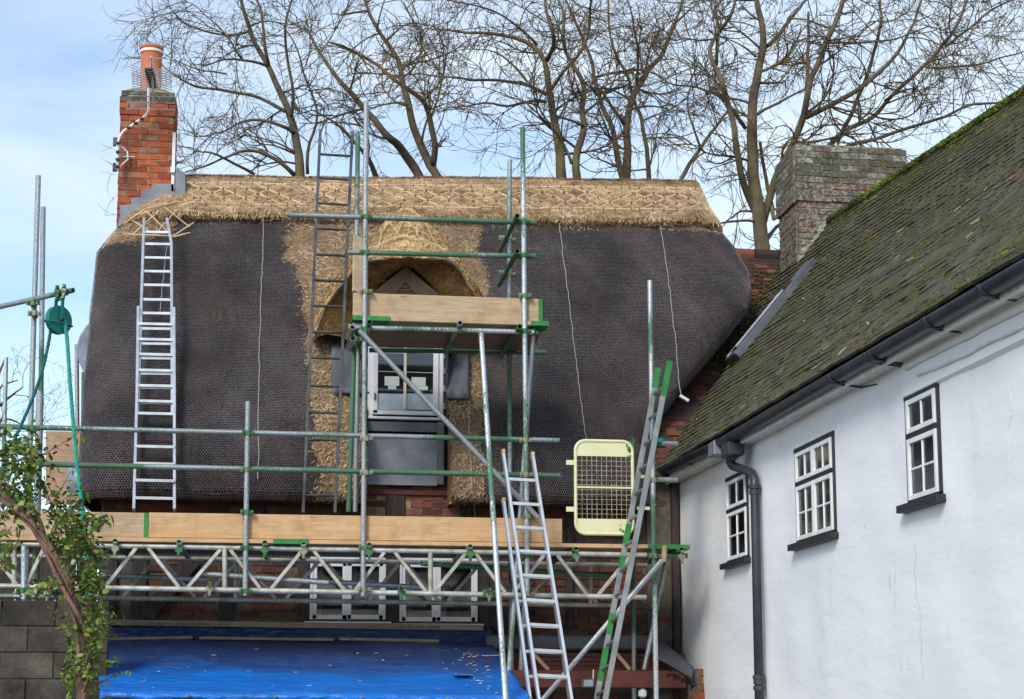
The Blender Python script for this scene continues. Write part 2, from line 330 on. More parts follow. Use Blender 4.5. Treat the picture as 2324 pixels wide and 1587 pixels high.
MT['render_trim'] = simple('painted_plaster_moulding', (.62, .62, .58), (.74, .75, .74), 7, .8, 0, .7, 30, bd=.02)
def m_ground():
    k = NT('ground'); v = k.coord(); c = k.ramp(k.noise(v, .6, 6, .7), [(.3, (.09, .08, .065)), (.7, (.17, .155, .13))]); k.bump(k.noise(v, 25, 5), .6, .02); return k.fin(c, .9)
MT['ground'] = m_ground()
def m_block():
    k = NT('concrete_block'); v = k.n('ShaderNodeNewGeometry').outputs['Position']; a = k.noise(v, 1.8, 6, .75); b = k.noise(v, 45, 5, .75)
    c = k.ramp(a, [(.35, (.022, .019, .017)), (.55, (.07, .06, .048)), (.72, (.135, .118, .09))])
    m = k.math('MULTIPLY_ADD', k.rand(), .7); k.t.nodes[-1].inputs[2].default_value = .65
    c = k.mix(1., c, k.n('ShaderNodeCombineColor', {0: m, 1: m, 2: m}).outputs[0], 'MULTIPLY')
    c = k.mix(k.ramp(b, [(.62, 0.), (.72, .8)]), c, (.27, .25, .21)); k.bump(b, .8, .01); return k.fin(c, .9, 0, .2)
MT['block'] = m_block()
MT['clad'] = m_wood('pink_weatherboard', (.40, .25, .17), (.52, .35, .25)); MT['poly'] = simple('grey_plastic_sheet', (.16, .19, .25), (.30, .34, .41), 3, .3, 0, .5, 7, bd=.05)
# ------------------------------------------------------------------ setting: ground
gm = MB(); gm.add([(-300, -300, 0), (300, -300, 0), (300, 600, 0), (-300, 600, 0)], [(0, 1, 2, 3)])
obj('ground', gm, MT['ground'], kind='structure')
# ================================================================== THATCHED COTTAGE
cot = thing('thatched_cottage', 'old brick and timber cottage with a netted thatched roof, partly rethatched round its dormer', 'cottage', (1, 18.5, 0))
YR = 19.4
# profile of the front slope: (z, Y) from the ridge down, round the eave and back under it
PZ = np.array([7.86, 7.845, 7.79, 7.68, 7.17, 7.13, 7.09, 6.2, 5.2, 4.5, 4.05, 3.80, 3.66, 3.60, 3.62, 3.72, 3.78])
PY = np.array([19.4, 19.27, 19.12, 18.98, 18.52, 18.51, 18.59, 17.95, 17.24, 16.76, 16.48, 16.38, 16.38, 16.46, 16.60, 16.86, 17.1])
_d = np.concatenate([[0], np.cumsum(np.hypot(np.diff(PZ), np.diff(PY)))]); SL = _d[-1]
S_RIDGE = _d[4]; S_EAVE = _d[12]
def prof(s): return np.interp(s, _d, PZ), np.interp(s, _d, PY)
_o = np.argsort(PZ[:13]); Yf_z = lambda z: np.interp(z, PZ[:13][_o], PY[:13][_o])
def tilt(x, z): return .036*(x-1.8)*np.clip((z-3.7)/4.2, 0, 1)
def edge(pts, r=.3):
    out = []
    for u, v in pts:
        z = 6.
        for _ in range(8):
            p = onY(u, v, float(Yf_z(z))+r); z = p[2]-float(tilt(p[0], p[2]))
        out.append((z, p[0]))
    out.sort(); return np.array(out)
EL = edge([(177, 1100), (180, 1000), (188, 880), (196, 790), (203, 700), (211, 640), (218, 570), (262, 518)])
ER = edge([(1480, 1118), (1484, 1010), (1499, 953), (1543, 895), (1599, 831), (1655, 765), (1700, 705), (1709, 660), (1702, 615), (1672, 562), (1640, 512), (1618, 480), (1588, 440), (1560, 412)])
EL = np.vstack([EL, [7.45, -1.62], [7.9, -1.5], [8.1, -1.45]]); ER = np.vstack([ER, [ER[-1][0]+.09, ER[-1][1]-.16], [8.3, ER[-1][1]-.40]])
XL = lambda z: np.interp(z, EL[:, 0], EL[:, 1]); XR = lambda z: np.interp(z, ER[:, 0], ER[:, 1])
def P(a, s, off=0.):
    a = np.asarray(a, float); s = np.asarray(s, float)
    z, yf = prof(s); xl, xr = XL(z), XR(z)
    r = np.clip((YR-yf)*.8, .02, .5)
    x = a.copy(); y = yf+0*a; nx = 0*a; ny = -1+0*a
    for sg, e in ((1, xr), (-1, xl)):
        q = sg*(a-e)+r; th = np.clip(q/r, 0, math.pi/2); rest = np.maximum(q-r*math.pi/2, 0)
        m = q > 0
        x = np.where(m, e-sg*r+sg*r*np.sin(th), x); y = np.where(m, yf+r*(1-np.cos(th))+rest, y)
        nx = np.where(m, sg*np.sin(th), nx); ny = np.where(m, -np.cos(th), ny)
    y = np.minimum(y, YR)
    s2 = np.minimum(s+.02, SL-.001); z2, y2 = prof(s2); z1, y1 = prof(s2-.02)
    L_ = np.hypot(z2-z1, y2-y1)+1e-9; tz, ty = (z2-z1)/L_, (y2-y1)/L_
    X = x-nx*tz*off; Y = y-ny*tz*off; Z = z-ty*off
    Z = Z+tilt(x, z)
    D_ = .016*np.sin(1.9*x+1.3*s)+.013*np.sin(3.7*s-1.1*x+1)+.010*np.sin(5.3*x-2.9*s+2)+.006*np.sin(9.1*x+7.7*s)+.006*np.sin(13*s-8.3*x+.5)+.004*np.sin(21*x+3*s)
    Y = Y+np.where(ny < -.5, D_, 0)*1.0
    return np.stack([X, Y, Z], -1)
def inpoly(u, v, poly):
    c = np.zeros(np.shape(u), bool); n = len(poly)
    for i in range(n):
        x1, y1 = poly[i]; x2, y2 = poly[(i+1) % n]
        if y1 == y2: continue
        k = ((y1 > v) != (y2 > v)) & (u < (x2-x1)*(v-y1)/(y2-y1)+x1); c ^= k
    return c
FRESH = [[(240, 360), (1600, 360), (1652, 528), (1500, 516), (1300, 514), (1100, 508), (1088, 540), (1080, 575), (1105, 610), (1108, 660), (1098, 700), (1112, 760), (1085, 790), (1095, 850), (1098, 930), (1088, 1000), (1105, 1060), (1098, 1150),
          (712, 1150), (722, 1100), (730, 1060), (706, 1010), (716, 960), (700, 900), (706, 850), (690, 780), (700, 745), (684, 700), (690, 660), (672, 630), (676, 600), (642, 585), (655, 560), (640, 540), (668, 515), (655, 500), (410, 496), (385, 525), (330, 543), (225, 556)]]
def fresh_of(V):
    u, v = projN(V); f = np.zeros(len(u), bool)
    for p in FRESH: f |= inpoly(u, v, p)
    return f & (V[:, 1] < 19.5)
def nfld(V, sc, amp):
    return np.array([mn.noise(Vector(p)*sc) for p in V])*amp
def rowa(s, nf):
    z, yf = prof(s); xl, xr = float(XL(z)), float(XR(z)); r = float(np.clip((YR-yf)*.8, .02, .5)); side = max(YR-yf-r, 0)
    e0, e1 = xl+r, xr-r; ar = r*math.pi/2
    return np.concatenate([e0-ar-side*np.linspace(1, 0, 14, False), e0-ar*np.linspace(1, 0, 9, False), np.linspace(e0, e1, nf), e1+ar*np.linspace(1/9, 1, 9), e1+ar+side*np.linspace(1/14, 1, 14)])
SS = np.unique(np.concatenate([np.linspace(0, SL, 190), [_d[4]-.005, _d[5], _d[6]]])); NF = 215
A = np.array([rowa(s, NF) for s in SS]); S2 = np.repeat(SS[:, None], A.shape[1], 1)
V0 = P(A.ravel(), S2.ravel())
dsp = nfld(V0, 16, .014)-.004
V = P(A.ravel(), S2.ravel(), dsp)
m_, n_ = A.shape; idx = np.arange(m_*n_).reshape(m_, n_)
F = np.stack([idx[:-1, :-1], idx[1:, :-1], idx[1:, 1:], idx[:-1, 1:]], -1).reshape(-1, 4)
fc = V[F].mean(1); SX0, SX1, SZ = .86, 1.70, 4.78
keep = ~((fc[:, 0] > SX0) & (fc[:, 0] < SX1) & (fc[:, 2] < SZ) & (fc[:, 1] < 17.3))
Vb = V.copy(); Vb[:, 1] = 2*YR-Vb[:, 1]
FF = np.vstack([F[keep], F[:, ::-1]+len(V)])
VA = np.vstack([V, Vb])
# returns of the slot cut round the dormer
sl = []; 
for X in (SX0, SX1):
    zz = np.linspace(3.6, 4.85, 14); b = len(VA)
    for z in zz: sl += [(X, float(Yf_z(z))+.01, z), (X, 17.35, z)]
b = len(VA); VA = np.vstack([VA, np.array(sl)])
sf = []
for q in range(2):
    for i in range(13):
        o_ = b+q*28+2*i; sf.append((o_, o_+1, o_+3, o_+2))
FF = np.vstack([FF, np.array(sf)])
me = mesh('thatch_roof', (VA, FF), True); me.materials.append(MT['thatch'])
at = me.attributes.new('fresh', 'FLOAT', 'POINT'); fr = fresh_of(VA).astype(np.float32); fr[b:] = 1; at.data.foreach_set('value', fr)
thatch = obj('thatch_roof', me, None, cot)
# straw blades lying on and out of the surface
def blades(name, N, mat, want, la, lb, w, lift, parent, scat=.5, smin=0., smax=None):
    a = rng.uniform(-2.2, 6.2, N); s = rng.uniform(smin, smax or S_EAVE+.1, N); p = P(a, s, .012)
    u, v = projN(p); ok = (p[:, 1] < 19.38) & ~((p[:, 0] > SX0-.02) & (p[:, 0] < SX1+.02) & (p[:, 2] < SZ)) & (s < S_EAVE+.12)
    z, yf = prof(s); ok &= (a > XL(z)-1.2) & (a < XR(z)+1.2)
    f = fresh_of(p+rng.normal(0, .03, p.shape)); ok &= (f if want else ~f)
    a, s, p = a[ok], s[ok], p[ok]; n = len(a)
    ln = rng.uniform(la, lb, n); an = rng.normal(0, scat, n)
    q = P(a+np.sin(an)*ln, s+np.cos(an)*ln, lift*rng.uniform(.3, 1., n))
    d = q-p; side = np.cross(d, np.array([.1, -1, .6])); side /= np.linalg.norm(side, axis=1)[:, None]+1e-9
    ww = (w*rng.uniform(.6, 1.4, n))[:, None]
    VV = np.stack([p-side*ww, p+side*ww, q+side*ww*.5, q-side*ww*.5], 1).reshape(-1, 3)
    F_ = np.arange(4*n).reshape(-1, 4)
    return obj(name, (VV, F_), mat, parent, kind='stuff')
blades('loose_straw', 70000, MT['straw'], True, .06, .15, .0034, .04, thatch, .28, smax=S_RIDGE-.13)
blades('loose_straw', 16000, MT['straw'], True, .03, .07, .0034, .03, thatch, .25, smin=S_RIDGE-.16, smax=S_RIDGE-.02)
blades('loose_straw', 80000, MT['straw_dull'], True, .025, .06, .0032, .035, thatch, .8, smin=S_RIDGE)
blades('weathered_stubble', 100000, MT['straw_old'], False, .02, .07, .003, .02, thatch, .9)
# wire netting : real hexagons 27 mm across, laid 15 mm off the straw
def netting():
    w = .0265; dx = w; dy = w*1.5/math.sqrt(3)
    aa = np.arange(-3.2, 7.0, dx); ss = np.arange(S_RIDGE+.06, S_EAVE+.10, dy)
    I, J = np.meshgrid(np.arange(len(aa)), np.arange(len(ss)), indexing='ij')
    ca = aa[I]+(J % 2)*dx/2; cs = ss[J]; h = w/math.sqrt(3)
    seg = []
    for (x0, y0), (x1, y1) in (((0, h), (w/2, h/2)), ((w/2, h/2), (w/2, -h/2)), ((w/2, -h/2), (0, -h))):
        seg.append(np.stack([ca+x0, cs+y0, ca+x1, cs+y1], -1).reshape(-1, 4))
    sg = np.vstack(seg)
    wob = lambda a, s: .022*np.sin(a*3.1+s*2.3)+.014*np.sin(s*6.7-a*3)+.007*np.sin(s*17-a*11)
    p = P(sg[:, 0]+wob(sg[:, 1], sg[:, 0]), sg[:, 1], .019); q = P(sg[:, 2]+wob(sg[:, 3], sg[:, 2]), sg[:, 3], .019)
    z, _ = prof(sg[:, 1])
    ok = (p[:, 1] < 19.3) & (q[:, 1] < 19.3) & (sg[:, 0] > XL(z)-1.8) & (sg[:, 0] < XR(z)+1.8)
    ok &= ~((p[:, 0] > SX0) & (p[:, 0] < SX1) & (p[:, 2] < SZ)) & (np.linalg.norm(p-q, axis=1) < .04)
    p, q = p[ok], q[ok]; d = q-p; t = np.cross(d, p-EYE); t /= np.linalg.norm(t, axis=1)[:, None]+1e-9; hw = np.where(fresh_of((p+q)/2), .0006, .0010)[:, None]*rng.uniform(.55, 1.35, (len(p), 1))
    VV = np.stack([p-t*hw, p+t*hw, q+t*hw, q-t*hw], 1).reshape(-1, 3)
    o = obj('wire_netting', (VV, np.arange(len(VV)).reshape(-1, 4)), MT['wire'], thatch, kind='stuff')
netting()
def onth(u, v, off=.03):                        # pixel -> point on the thatch
    z = 6.
    for _ in range(14):
        p = onY(u, v, float(Yf_z(z))-off/.58); z = p[2]-float(tilt(p[0], p[2]))
    return p
# hazel rods (liggers) pegged on the ridge
def rod(p, q, r=.008, sag=.0): 
    b_ = MB(); p = np.array(p); q = np.array(q); mid = (p+q)/2+np.array([0, -.006, sag]); b_.tube([p, mid, q], [r, r*1.1, r*.85], 5); return obj('hazel_rod', b_, MT['hazel'], thatch)
def vline(u, va, vb): return va+(vb-va)*(u-424)/(1600-424)
ro = .085
def rp(u, v): return onth(u, v, ro)
pegs = MB()
us = np.linspace(428, 1592, 17)
for i in range(16):
    for va, vb in ((415, 428), (463, 477)):
        a, b_ = us[i]-4, us[i+1]+4; rod(rp(a, vline(a, va, vb)+rng.normal(0, .8)), rp(b_, vline(b_, va, vb)+rng.normal(0, .8)), .0095)
for i in range(-2, 23):
    for s_ in (0, 1):
        u0 = 430+i*51.5+rng.normal(0, 3); u1 = u0+103
        a, c = (u0, u1) if s_ == 0 else (u1, u0)
        A0 = max(min(a, 1588), 428); 
        def pt(t): u = a+(c-a)*t; return u, vline(u, 417, 430)+(461-417)*t
        ts = [t for t in np.linspace(0, 1, 21) if 428 <= pt(t)[0] <= 1590]
        if len(ts) < 4: continue
        rod(rp(*pt(ts[0])), rp(*pt(ts[-1])), .0078)
        for t in (.25, .5, .75):
            if ts[0] < t < ts[-1]:
                q = rp(*pt(t)); pegs.box(q+np.array([0, -.012, 0]), (.018, .012, .022))
for u in np.arange(440, 1585, 26.):
    for va, vb in ((415, 428), (463, 477)):
        q = rp(u+rng.normal(0, 4), vline(u, va, vb)); pegs.box(q+np.array([0, -.012, -.006]), (.009, .012, .035))
obj('peg_ties', pegs, MT['twine'], thatch, kind='stuff')
for (a, b_) in (((282, 508), (330, 474)), ((330, 474), (408, 458)), ((280, 532), (395, 536)), ((395, 538), (432, 528)), ((300, 500), (352, 533)), ((330, 478), (385, 530)), ((372, 470), (430, 515)), ((300, 534), (360, 480)), ((352, 533), (400, 478)), ((395, 535), (440, 505))):
    rod(onth(*a, .04), onth(*b_, .04), .008)
# pale seams where two widths of netting are laced together
for path in ([(598, 488), (597, 560), (592, 680), (588, 800), (586, 930), (586, 1110)], [(1268, 506), (1276, 560), (1287, 650), (1300, 760), (1315, 880), (1326, 965), (1331, 1000)], [(1498, 506), (1507, 560), (1520, 660), (1533, 770), (1540, 860), (1545, 900)],
             [(378, 560), (370, 640), (362, 715)], [(1064, 910), (1066, 1000), (1069, 1060), (1072, 1130)]):
    b_ = MB(); pp = []
    for i in range(len(path)-1):
        for t in np.linspace(0, 1, 9)[:-1]:
            u = path[i][0]+(path[i+1][0]-path[i][0])*t+rng.normal(0, .8); v = path[i][1]+(path[i+1][1]-path[i][1])*t; pp.append(onth(u, v, .035))
    b_.tube(pp, .0034, 4); obj('net_seam', b_, MT['seam'], thatch)
# ---- dormer hood
Jc = [(705, 766), (724, 704), (757, 650), (797, 597), (842, 548), (864, 516), (890, 484), (921, 463), (950, 484), (979, 513), (1004, 546), (1030, 583), (1060, 626), (1090, 674), (1112, 722), (1128, 775)]
Oc = [(709, 767), (729, 708), (763, 656), (803, 607), (838, 589), (866, 585), (895, 583), (923, 582), (952, 583), (980, 585), (1005, 587), (1029, 593), (1057, 632), (1085, 677), (1109, 724), (1126, 778)]
OY = [17.10, 16.98, 16.80, 16.62, 16.46, 16.38, 16.34, 16.32, 16.34, 16.38, 16.46, 16.56, 16.72, 16.86, 16.96, 17.06]
Ic = [(800, 778), (818, 735), (836, 685), (850, 660), (868, 640), (884, 624), (902, 610), (921, 600), (940, 608), (958, 622), (974, 638), (992, 658), (1008, 695), (1022, 735), (1034, 765), (1042, 785)]
def rs(c, n):
    c = np.array(c, float); d = np.arange(len(c)); t = np.linspace(0, len(c)-1, n); return np.stack([np.interp(t, d, c[:, k]) for k in range(c.shape[1])], 1)
def smooth(c, k=3):
    for _ in range(k): c[1:-1] = .25*c[:-2]+.5*c[1:-1]+.25*c[2:]
    return c
NU = 90
JP = smooth(rs(Jc, NU), 2); J0 = np.array([onth(u, v, -.06) for u, v in JP]); J3 = np.array([onth(u, v, .07) for u, v in JP]); oy = np.interp(np.linspace(0, 15, NU), range(16), OY)
O3 = np.array([onY(u, v, y) for (u, v), y in zip(smooth(rs(Oc, NU)), oy)]); iy = np.interp(np.linspace(0, 1, NU), [0, .25, .5, .75, 1], [17.18, 16.95, 16.86, 16.95, 17.18])
I3 = np.array([onY(u, v, y) for (u, v), y in zip(smooth(rs(Ic, NU)), iy)])
rows = [J0]; NJ = 22; cen = onY(921, 690, 17.6)
for j in range(NJ+1):
    t = j/NJ; base = J3*(1-t)+O3*t; out = base-cen; out /= np.linalg.norm(out, axis=1)[:, None]
    rows.append(base+out*(.035*math.sin(math.pi*t))*np.clip(np.linalg.norm(O3-J3, axis=1), 0, 1)[:, None])
iin = I3-O3; il = np.linalg.norm(iin, axis=1)[:, None]
for t, dy in ((.03, -.025), (.09, -.03)):
    rows.append(O3+iin*t+np.array([0, dy, -.03*min(1, t*20)]))
nrm_lip = len(rows)
for t in np.linspace(.15, 1, 14): 
    q = O3+iin*t+np.array([0, .0, .05])*math.sin(math.pi*t); q = q+np.array([0, -.03, 0])*(1-t); rows.append(q)
H = np.array(rows); mm = H.shape[0]; HV = H.reshape(-1, 3)
HV = HV+np.stack([nfld(HV, 6, .02), nfld(HV+9, 6, .02), nfld(HV+5, 14, .018)], 1)
hi = np.arange(mm*NU).reshape(mm, NU); HF = np.stack([hi[:-1, :-1], hi[:-1, 1:], hi[1:, 1:], hi[1:, :-1]], -1).reshape(-1, 4)
me = mesh('dormer_thatch', (HV, HF), True); me.materials.append(MT['straw']); me.materials.append(MT['reed'])
mi = np.zeros(len(HF), np.int32); mi[(nrm_lip-1)*(NU-1):] = 1; me.polygons.foreach_set('material_index', mi)
me.materials[0] = MT['thatch']; me.attributes.new('fresh', 'FLOAT', 'POINT').data.foreach_set('value', np.ones(len(HV), np.float32))
hood = obj('dormer_thatch', me, None, cot, label='fresh straw hood over the dormer window')
def hood_blades(j0, j1, N, mat, along, ln, stick, w):
    j = rng.uniform(j0, j1, N); i = rng.uniform(.5, NU-2, N); jj = np.minimum(j.astype(int), mm-2); ii = i.astype(int); fj = (j-jj)[:, None]; fi = (i-ii)[:, None]
    G = HV.reshape(mm, NU, 3); g = lambda a, b: G[a, b]
    p = g(jj, ii)*(1-fj)*(1-fi)+g(jj+1, ii)*fj*(1-fi)+g(jj, ii+1)*(1-fj)*fi+g(jj+1, ii+1)*fj*fi
    dj = g(jj+1, ii)-g(jj, ii); di = g(jj, ii+1)-g(jj, ii); nr = np.cross(di, dj); nr /= np.linalg.norm(nr, axis=1)[:, None]+1e-9
    if nr[:, 1].mean() > 0: nr = -nr
    dj /= np.linalg.norm(dj, axis=1)[:, None]+1e-9; di /= np.linalg.norm(di, axis=1)[:, None]+1e-9
    an = rng.normal(0, along, N)[:, None]; d = dj*np.cos(an)+di*np.sin(an)+nr*rng.uniform(*stick, N)[:, None]
    q = p+d*rng.uniform(*ln, N)[:, None]; sd_ = np.cross(d, q-EYE); sd_ /= np.linalg.norm(sd_, axis=1)[:, None]+1e-9; ww = w
    VV = np.stack([p-sd_*ww, p+sd_*ww, q+sd_*ww*.6, q-sd_*ww*.6], 1).reshape(-1, 3)
    obj('loose_straw', (VV, np.arange(4*N).reshape(-1, 4)), mat, hood, kind='stuff')
hood_blades(1.2, nrm_lip-3.2, 24000, MT['straw_bright'], .22, (.04, .09), (.02, .10), .003)
hood_blades(nrm_lip, mm-1.05, 16000, MT['reed'], 1.5, (.008, .02), (.5, 1.5), .0028)
def hpt(i, j, o=.03):
    G = HV.reshape(mm, NU, 3); p = G[int(j), int(i)]; c = p-cen; return p+nz(c)*o+np.array([0, -.02, 0])
ic = NU/2
for jr, i0, i1 in ((17, 26, 62), (8, 34, 54)):
    b_ = MB(); b_.tube([hpt(i, jr) for i in range(i0, i1, 2)], .008, 5); obj('hazel_rod', b_, MT['hazel'], hood)
for i0 in (34, 42, 50):
    for dlt in (5, -5):
        b_ = MB(); b_.tube([hpt(min(max(i0+dlt*t, 27), 60), 8+9*t) for t in (0, .25, .5, .75, 1)], .007, 5); obj('hazel_rod', b_, MT['hazel'], hood)
# gable under the hood
for i0, i1 in ((2, 32), (60, 76)):
    b_ = MB(); b_.tube([hpt(i, nrm_lip-2, .008) for i in range(i0, i1, 2)], .006, 5); obj('net_edge', b_, MT['seam'], hood)
gp = [onY(u, v, 16.93) for u, v in [(815, 800), (846, 668), (921, 606), (994, 668), (1030, 800)]]
b_ = MB(); b_.prism(gp, (0, .3, 0)); obj('gable_panel', b_, MT['beam'], cot)
for poly in ([(921, 604), (835, 672), (835, 735), (921, 640)], [(921, 604), (921, 640), (1004, 738), (1004, 674)]):
    b_ = MB(); b_.prism([onY(u, v, 16.84) for u, v in poly][::-1], (0, .05, 0)); bevel(obj('barge_board', b_, MT['oak'], cot), .005)
for k in range(6):
    v = 634+k*8; hw = (v-622)*.95
    b_ = MB(); p, q = onY(920-hw, v, 16.88), onY(920+hw, v, 16.88); b_.bar(p, q, .03, .028, (0, -.5, 1)); obj('louvre_slat', b_, MT['oak'], cot)
# dormer window
def win_bar(b_, u0, v0, u1, v1, Y, d=.04):
    p = onY(u0, v0, Y); q = onY(u1, v1, Y); c = (p+q)/2; b_.box((c[0], Y+d/2, c[2]), (abs(q[0]-p[0]), d, abs(q[2]-p[2])))
dw = obj('dormer_window', (lambda b: (win_bar(b, 836, 780, 846, 950, 16.88, .1), win_bar(b, 996, 785, 1006, 950, 16.88, .1), win_bar(b, 834, 944, 1006, 954, 16.84, .16), win_bar(b, 838, 772, 1004, 780, 16.88, .1), b)[-1])(MB()), MT['grey_wood'], cot); bevel(dw, .006)
def part(name, mat, parent, *rects, Y=16.9, d=.03, **k):
    b_ = MB(); [win_bar(b_, *r, Y, d) for r in rects]; o = obj(name, b_, mat, parent, **k); return bevel(o, .003) if d >= .02 else o
part('casement', MT['grey_wood'], dw, (847, 782, 857, 938), (984, 784, 995, 941), (847, 930, 995, 943), (847, 780, 995, 788), Y=16.86, d=.05)
part('glazing_bar', MT['cream_bar'], dw, (917, 788, 922, 930), Y=16.865); part('glazing_bar', MT['cream_bar'], dw, (857, 842, 984, 847), Y=16.87)
for (a, b1_, c, d_) in ((857, 788, 917, 842), (922, 788, 984, 842), (857, 847, 917, 931), (922, 847, 984, 931)): part('pane', MT['glass_dark'], dw, (a, b1_, c, d_), Y=16.89, d=.012)
for (a, b1_, c, d_) in ((857, 893, 917, 931), (922, 893, 984, 931), (857, 788, 917, 803), (922, 788, 984, 803)): part('sky_reflection_film', MT['film'], dw, (a, b1_, c, d_), Y=16.884, d=.003)  # pale strips on the panes, bright sky reflection put into their colour
for r in ((873, 854, 906, 876), (881, 876, 899, 884), (934, 856, 966, 876), (941, 876, 971, 886)): part('paper_sheet', MT['paper'], dw, r, Y=16.882-.001*(r[1] > 870), d=.002)
b_ = MB(); p = onY(853, 900, 16.85); b_.box((p[0]-.01, 16.85, p[2]), (.012, .02, .07)); obj('hinge', b_, MT['steel_dark'], dw)
part('lead_apron', MT['lead'], cot, (834, 983, 992, 1103), Y=16.80, d=.05); part('lead_apron', MT['lead_dark'], cot, (834, 956, 1004, 982), Y=16.86, d=.05)
part('lead_apron', MT['lead_dark'], cot, (993, 958, 1007, 1100), Y=16.78, d=.09)
part('dormer_post', MT['beam'], cot, (1006, 780, 1017, 955), (822, 780, 835, 955), Y=16.9, d=.35)
for v in (800, 835, 875, 915): part('lead_clip', MT['lead'], cot, (1006, v, 1011, v+14), (829, v, 835, v+14), Y=16.885, d=.012)
for X in (SX0+.03, SX1-.03):
    b_ = MB(); b_.box((X, 17.3, 4.7), (.03, .75, 2.0)); obj('dormer_cheek', b_, MT['lead_dark'], cot)
for u0, u1, v0, v1 in ((752, 834, 775, 893), (1012, 1064, 775, 905)):
    pts = [onth(u0+(u1-u0)*i/8+ (4 if j == 8 else 0), v0+(v1-v0)*j/8, .045+.01*math.sin(i*1.3+j)) for j in range(9) for i in range(9)]
    b_ = MB(); b_.grid(pts, 9, 9); o = obj('lead_flashing', b_, MT['lead_dark'], cot, True); o.modifiers.new('thickness', 'SOLIDIFY').thickness = .006
# ---- walls of the cottage
def wall_boxes(b_, x0, x1, z0, z1, y0, y1, holes):
    xs = sorted({x0, x1, *[h for H_ in holes for h in H_[:2]]}); zs = sorted({z0, z1, *[h for H_ in holes for h in H_[2:]]})
    for i in range(len(xs)-1):
        for j in range(len(zs)-1):
            cx, cz = (xs[i]+xs[i+1])/2, (zs[j]+zs[j+1])/2
            if any(h[0] < cx < h[1] and h[2] < cz < h[3] for h in holes): continue
            b_.box((cx, (y0+y1)/2, cz), (xs[i+1]-xs[i], y1-y0, zs[j+1]-zs[j]))
def prect(u0, v0, u1, v1, Y): a, c = onY(u0, v0, Y), onY(u1, v1, Y); return (a[0], c[0], c[2], a[2])
WY = 16.92; w1 = prect(703, 1275, 876, 1408, WY); w2 = prect(906, 1278, 1085, 1412, WY)
zt = min(w1[3], w2[3]); holes = [(w1[0], w1[1], w1[2], zt), (w2[0], w2[1], w2[2], zt)]
b_ = MB(); wall_boxes(b_, -1.75, 4.08, 0, 3.85, WY, WY+.25, holes)
b_.box((-1.65, 19.4, 2), (.2, 4.6, 4)); b_.box((4.2, 19.6, 2), (.2, 4.6, 4)); b_.box((1.2, 21.9, 2), (6, .2, 4)); obj('wall', b_, MT['mortar_old'], cot)
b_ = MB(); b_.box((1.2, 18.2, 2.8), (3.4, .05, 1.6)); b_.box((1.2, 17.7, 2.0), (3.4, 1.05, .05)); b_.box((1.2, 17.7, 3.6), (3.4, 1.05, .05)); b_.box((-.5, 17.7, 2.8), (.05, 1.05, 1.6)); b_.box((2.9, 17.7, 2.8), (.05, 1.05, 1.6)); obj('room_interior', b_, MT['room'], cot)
BR = [mesh('brick', (lambda b: (b.box((0, 0, 0), (.215, .09, .064)), b)[-1])(MB())) for _ in range(5)]
for m_b in BR:
    for vtx in m_b.vertices: vtx.co += Vector((random.uniform(-.004, .004), random.uniform(-.004, .002), random.uniform(-.003, .003)))
BRS = {}
def brick_mesh(mat, L_):
    k = (mat.name, round(L_, 3), random.randrange(3))
    if k not in BRS:
        b = MB(); b.box((0, 0, 0), (L_, .09, .064)); m2 = mesh('brick', b)
        for vtx in m2.vertices: vtx.co += Vector((random.uniform(-.003, .003), random.uniform(-.004, .003), random.uniform(-.003, .003)))
        m2.materials.append(mat); BRS[k] = m2
    return BRS[k]
def bricks(parent, mat, x0, x1, z0, z1, Y, parts=True, axis='x', skip=None, stuff=None, co=.075, flip=1, half=False):
    n = int(round((z1-z0)/co)); 
    for r in range(n):
        z = z0+co*(r+.5); x = x0+(0 if r % 2 == 0 else -.1125)
        while x < x1-.02:
            a, c = max(x, x0), min(x+.215, x1)
            if c-a > .03:
                L_ = c-a; cx = (a+c)/2
                if not (skip and skip(cx, z)):
                    loc = (cx, Y+.028+random.uniform(-.004, .004), z) if axis == 'x' else (Y+random.uniform(-.004, .004), cx, z)
                    if parts: inst('brick', brick_mesh(mat, round(L_/.0225)*.0225 if L_ < .21 else .215), parent, loc, (random.gauss(0, .006), random.gauss(0, .012), (0 if axis == 'x' else math.pi/2)+random.gauss(0, .01)))
                    else: stuff.box(loc, (L_, .09, .064) if axis == 'x' else (.09, L_, .064))
            x += .225
CX = lambda u, v=1200, Y=WY: float(onY(u, v, Y)[0]); CZ = lambda v, u=800, Y=WY: float(onY(u, v, Y)[2])
posts = [(245, 262), (300, 330), (500, 530), (677, 700), (878, 905), (1087, 1112), (1285, 1303)]
upper = [(875, 918), (1045, 1075), (1285, 1305), (560, 600)]
topb, midb, botb = 3.78, CZ(1246), CZ(1412)
sk_u = lambda x, z: any(CX(a)-.03 < x < CX(b2)+.03 for a, b2 in upper)
sk_l = lambda x, z: any(CX(a, 1340)-.09 < x < CX(b2, 1340)+.09 for a, b2 in posts) or (w1[0]-.14 < x < w2[1]+.14)
new_b = MT['brick_mid']; bricks(cot, MT['brick_old'], -1.72, .88, CZ(1185), topb, WY, True, skip=sk_u)
bricks(cot, new_b, .88, 2.0, CZ(1185), 3.78, WY-.01, True, skip=sk_u)
bricks(cot, MT['brick_old'], 2.0, 3.72, CZ(1215), topb, WY, True, skip=sk_u)
bricks(cot, MT['brick_old'], -1.72, .3, CZ(1405), CZ(1275), WY, True, skip=sk_l)
mp_ = MB(); mp_.box((1.44, WY+.0, (CZ(1185)+3.78)/2), (1.12, .03, 3.78-CZ(1185))); obj('mortar_panel', mp_, MT['mortar'], cot)
st = MB(); bricks(None, MT['brick_old'], 2.05, 3.76, CZ(1480), CZ(1262), WY, False, stuff=st); bricks(None, MT['brick_old'], 1.9, 3.9, 0, 1.72, WY, False, stuff=st)
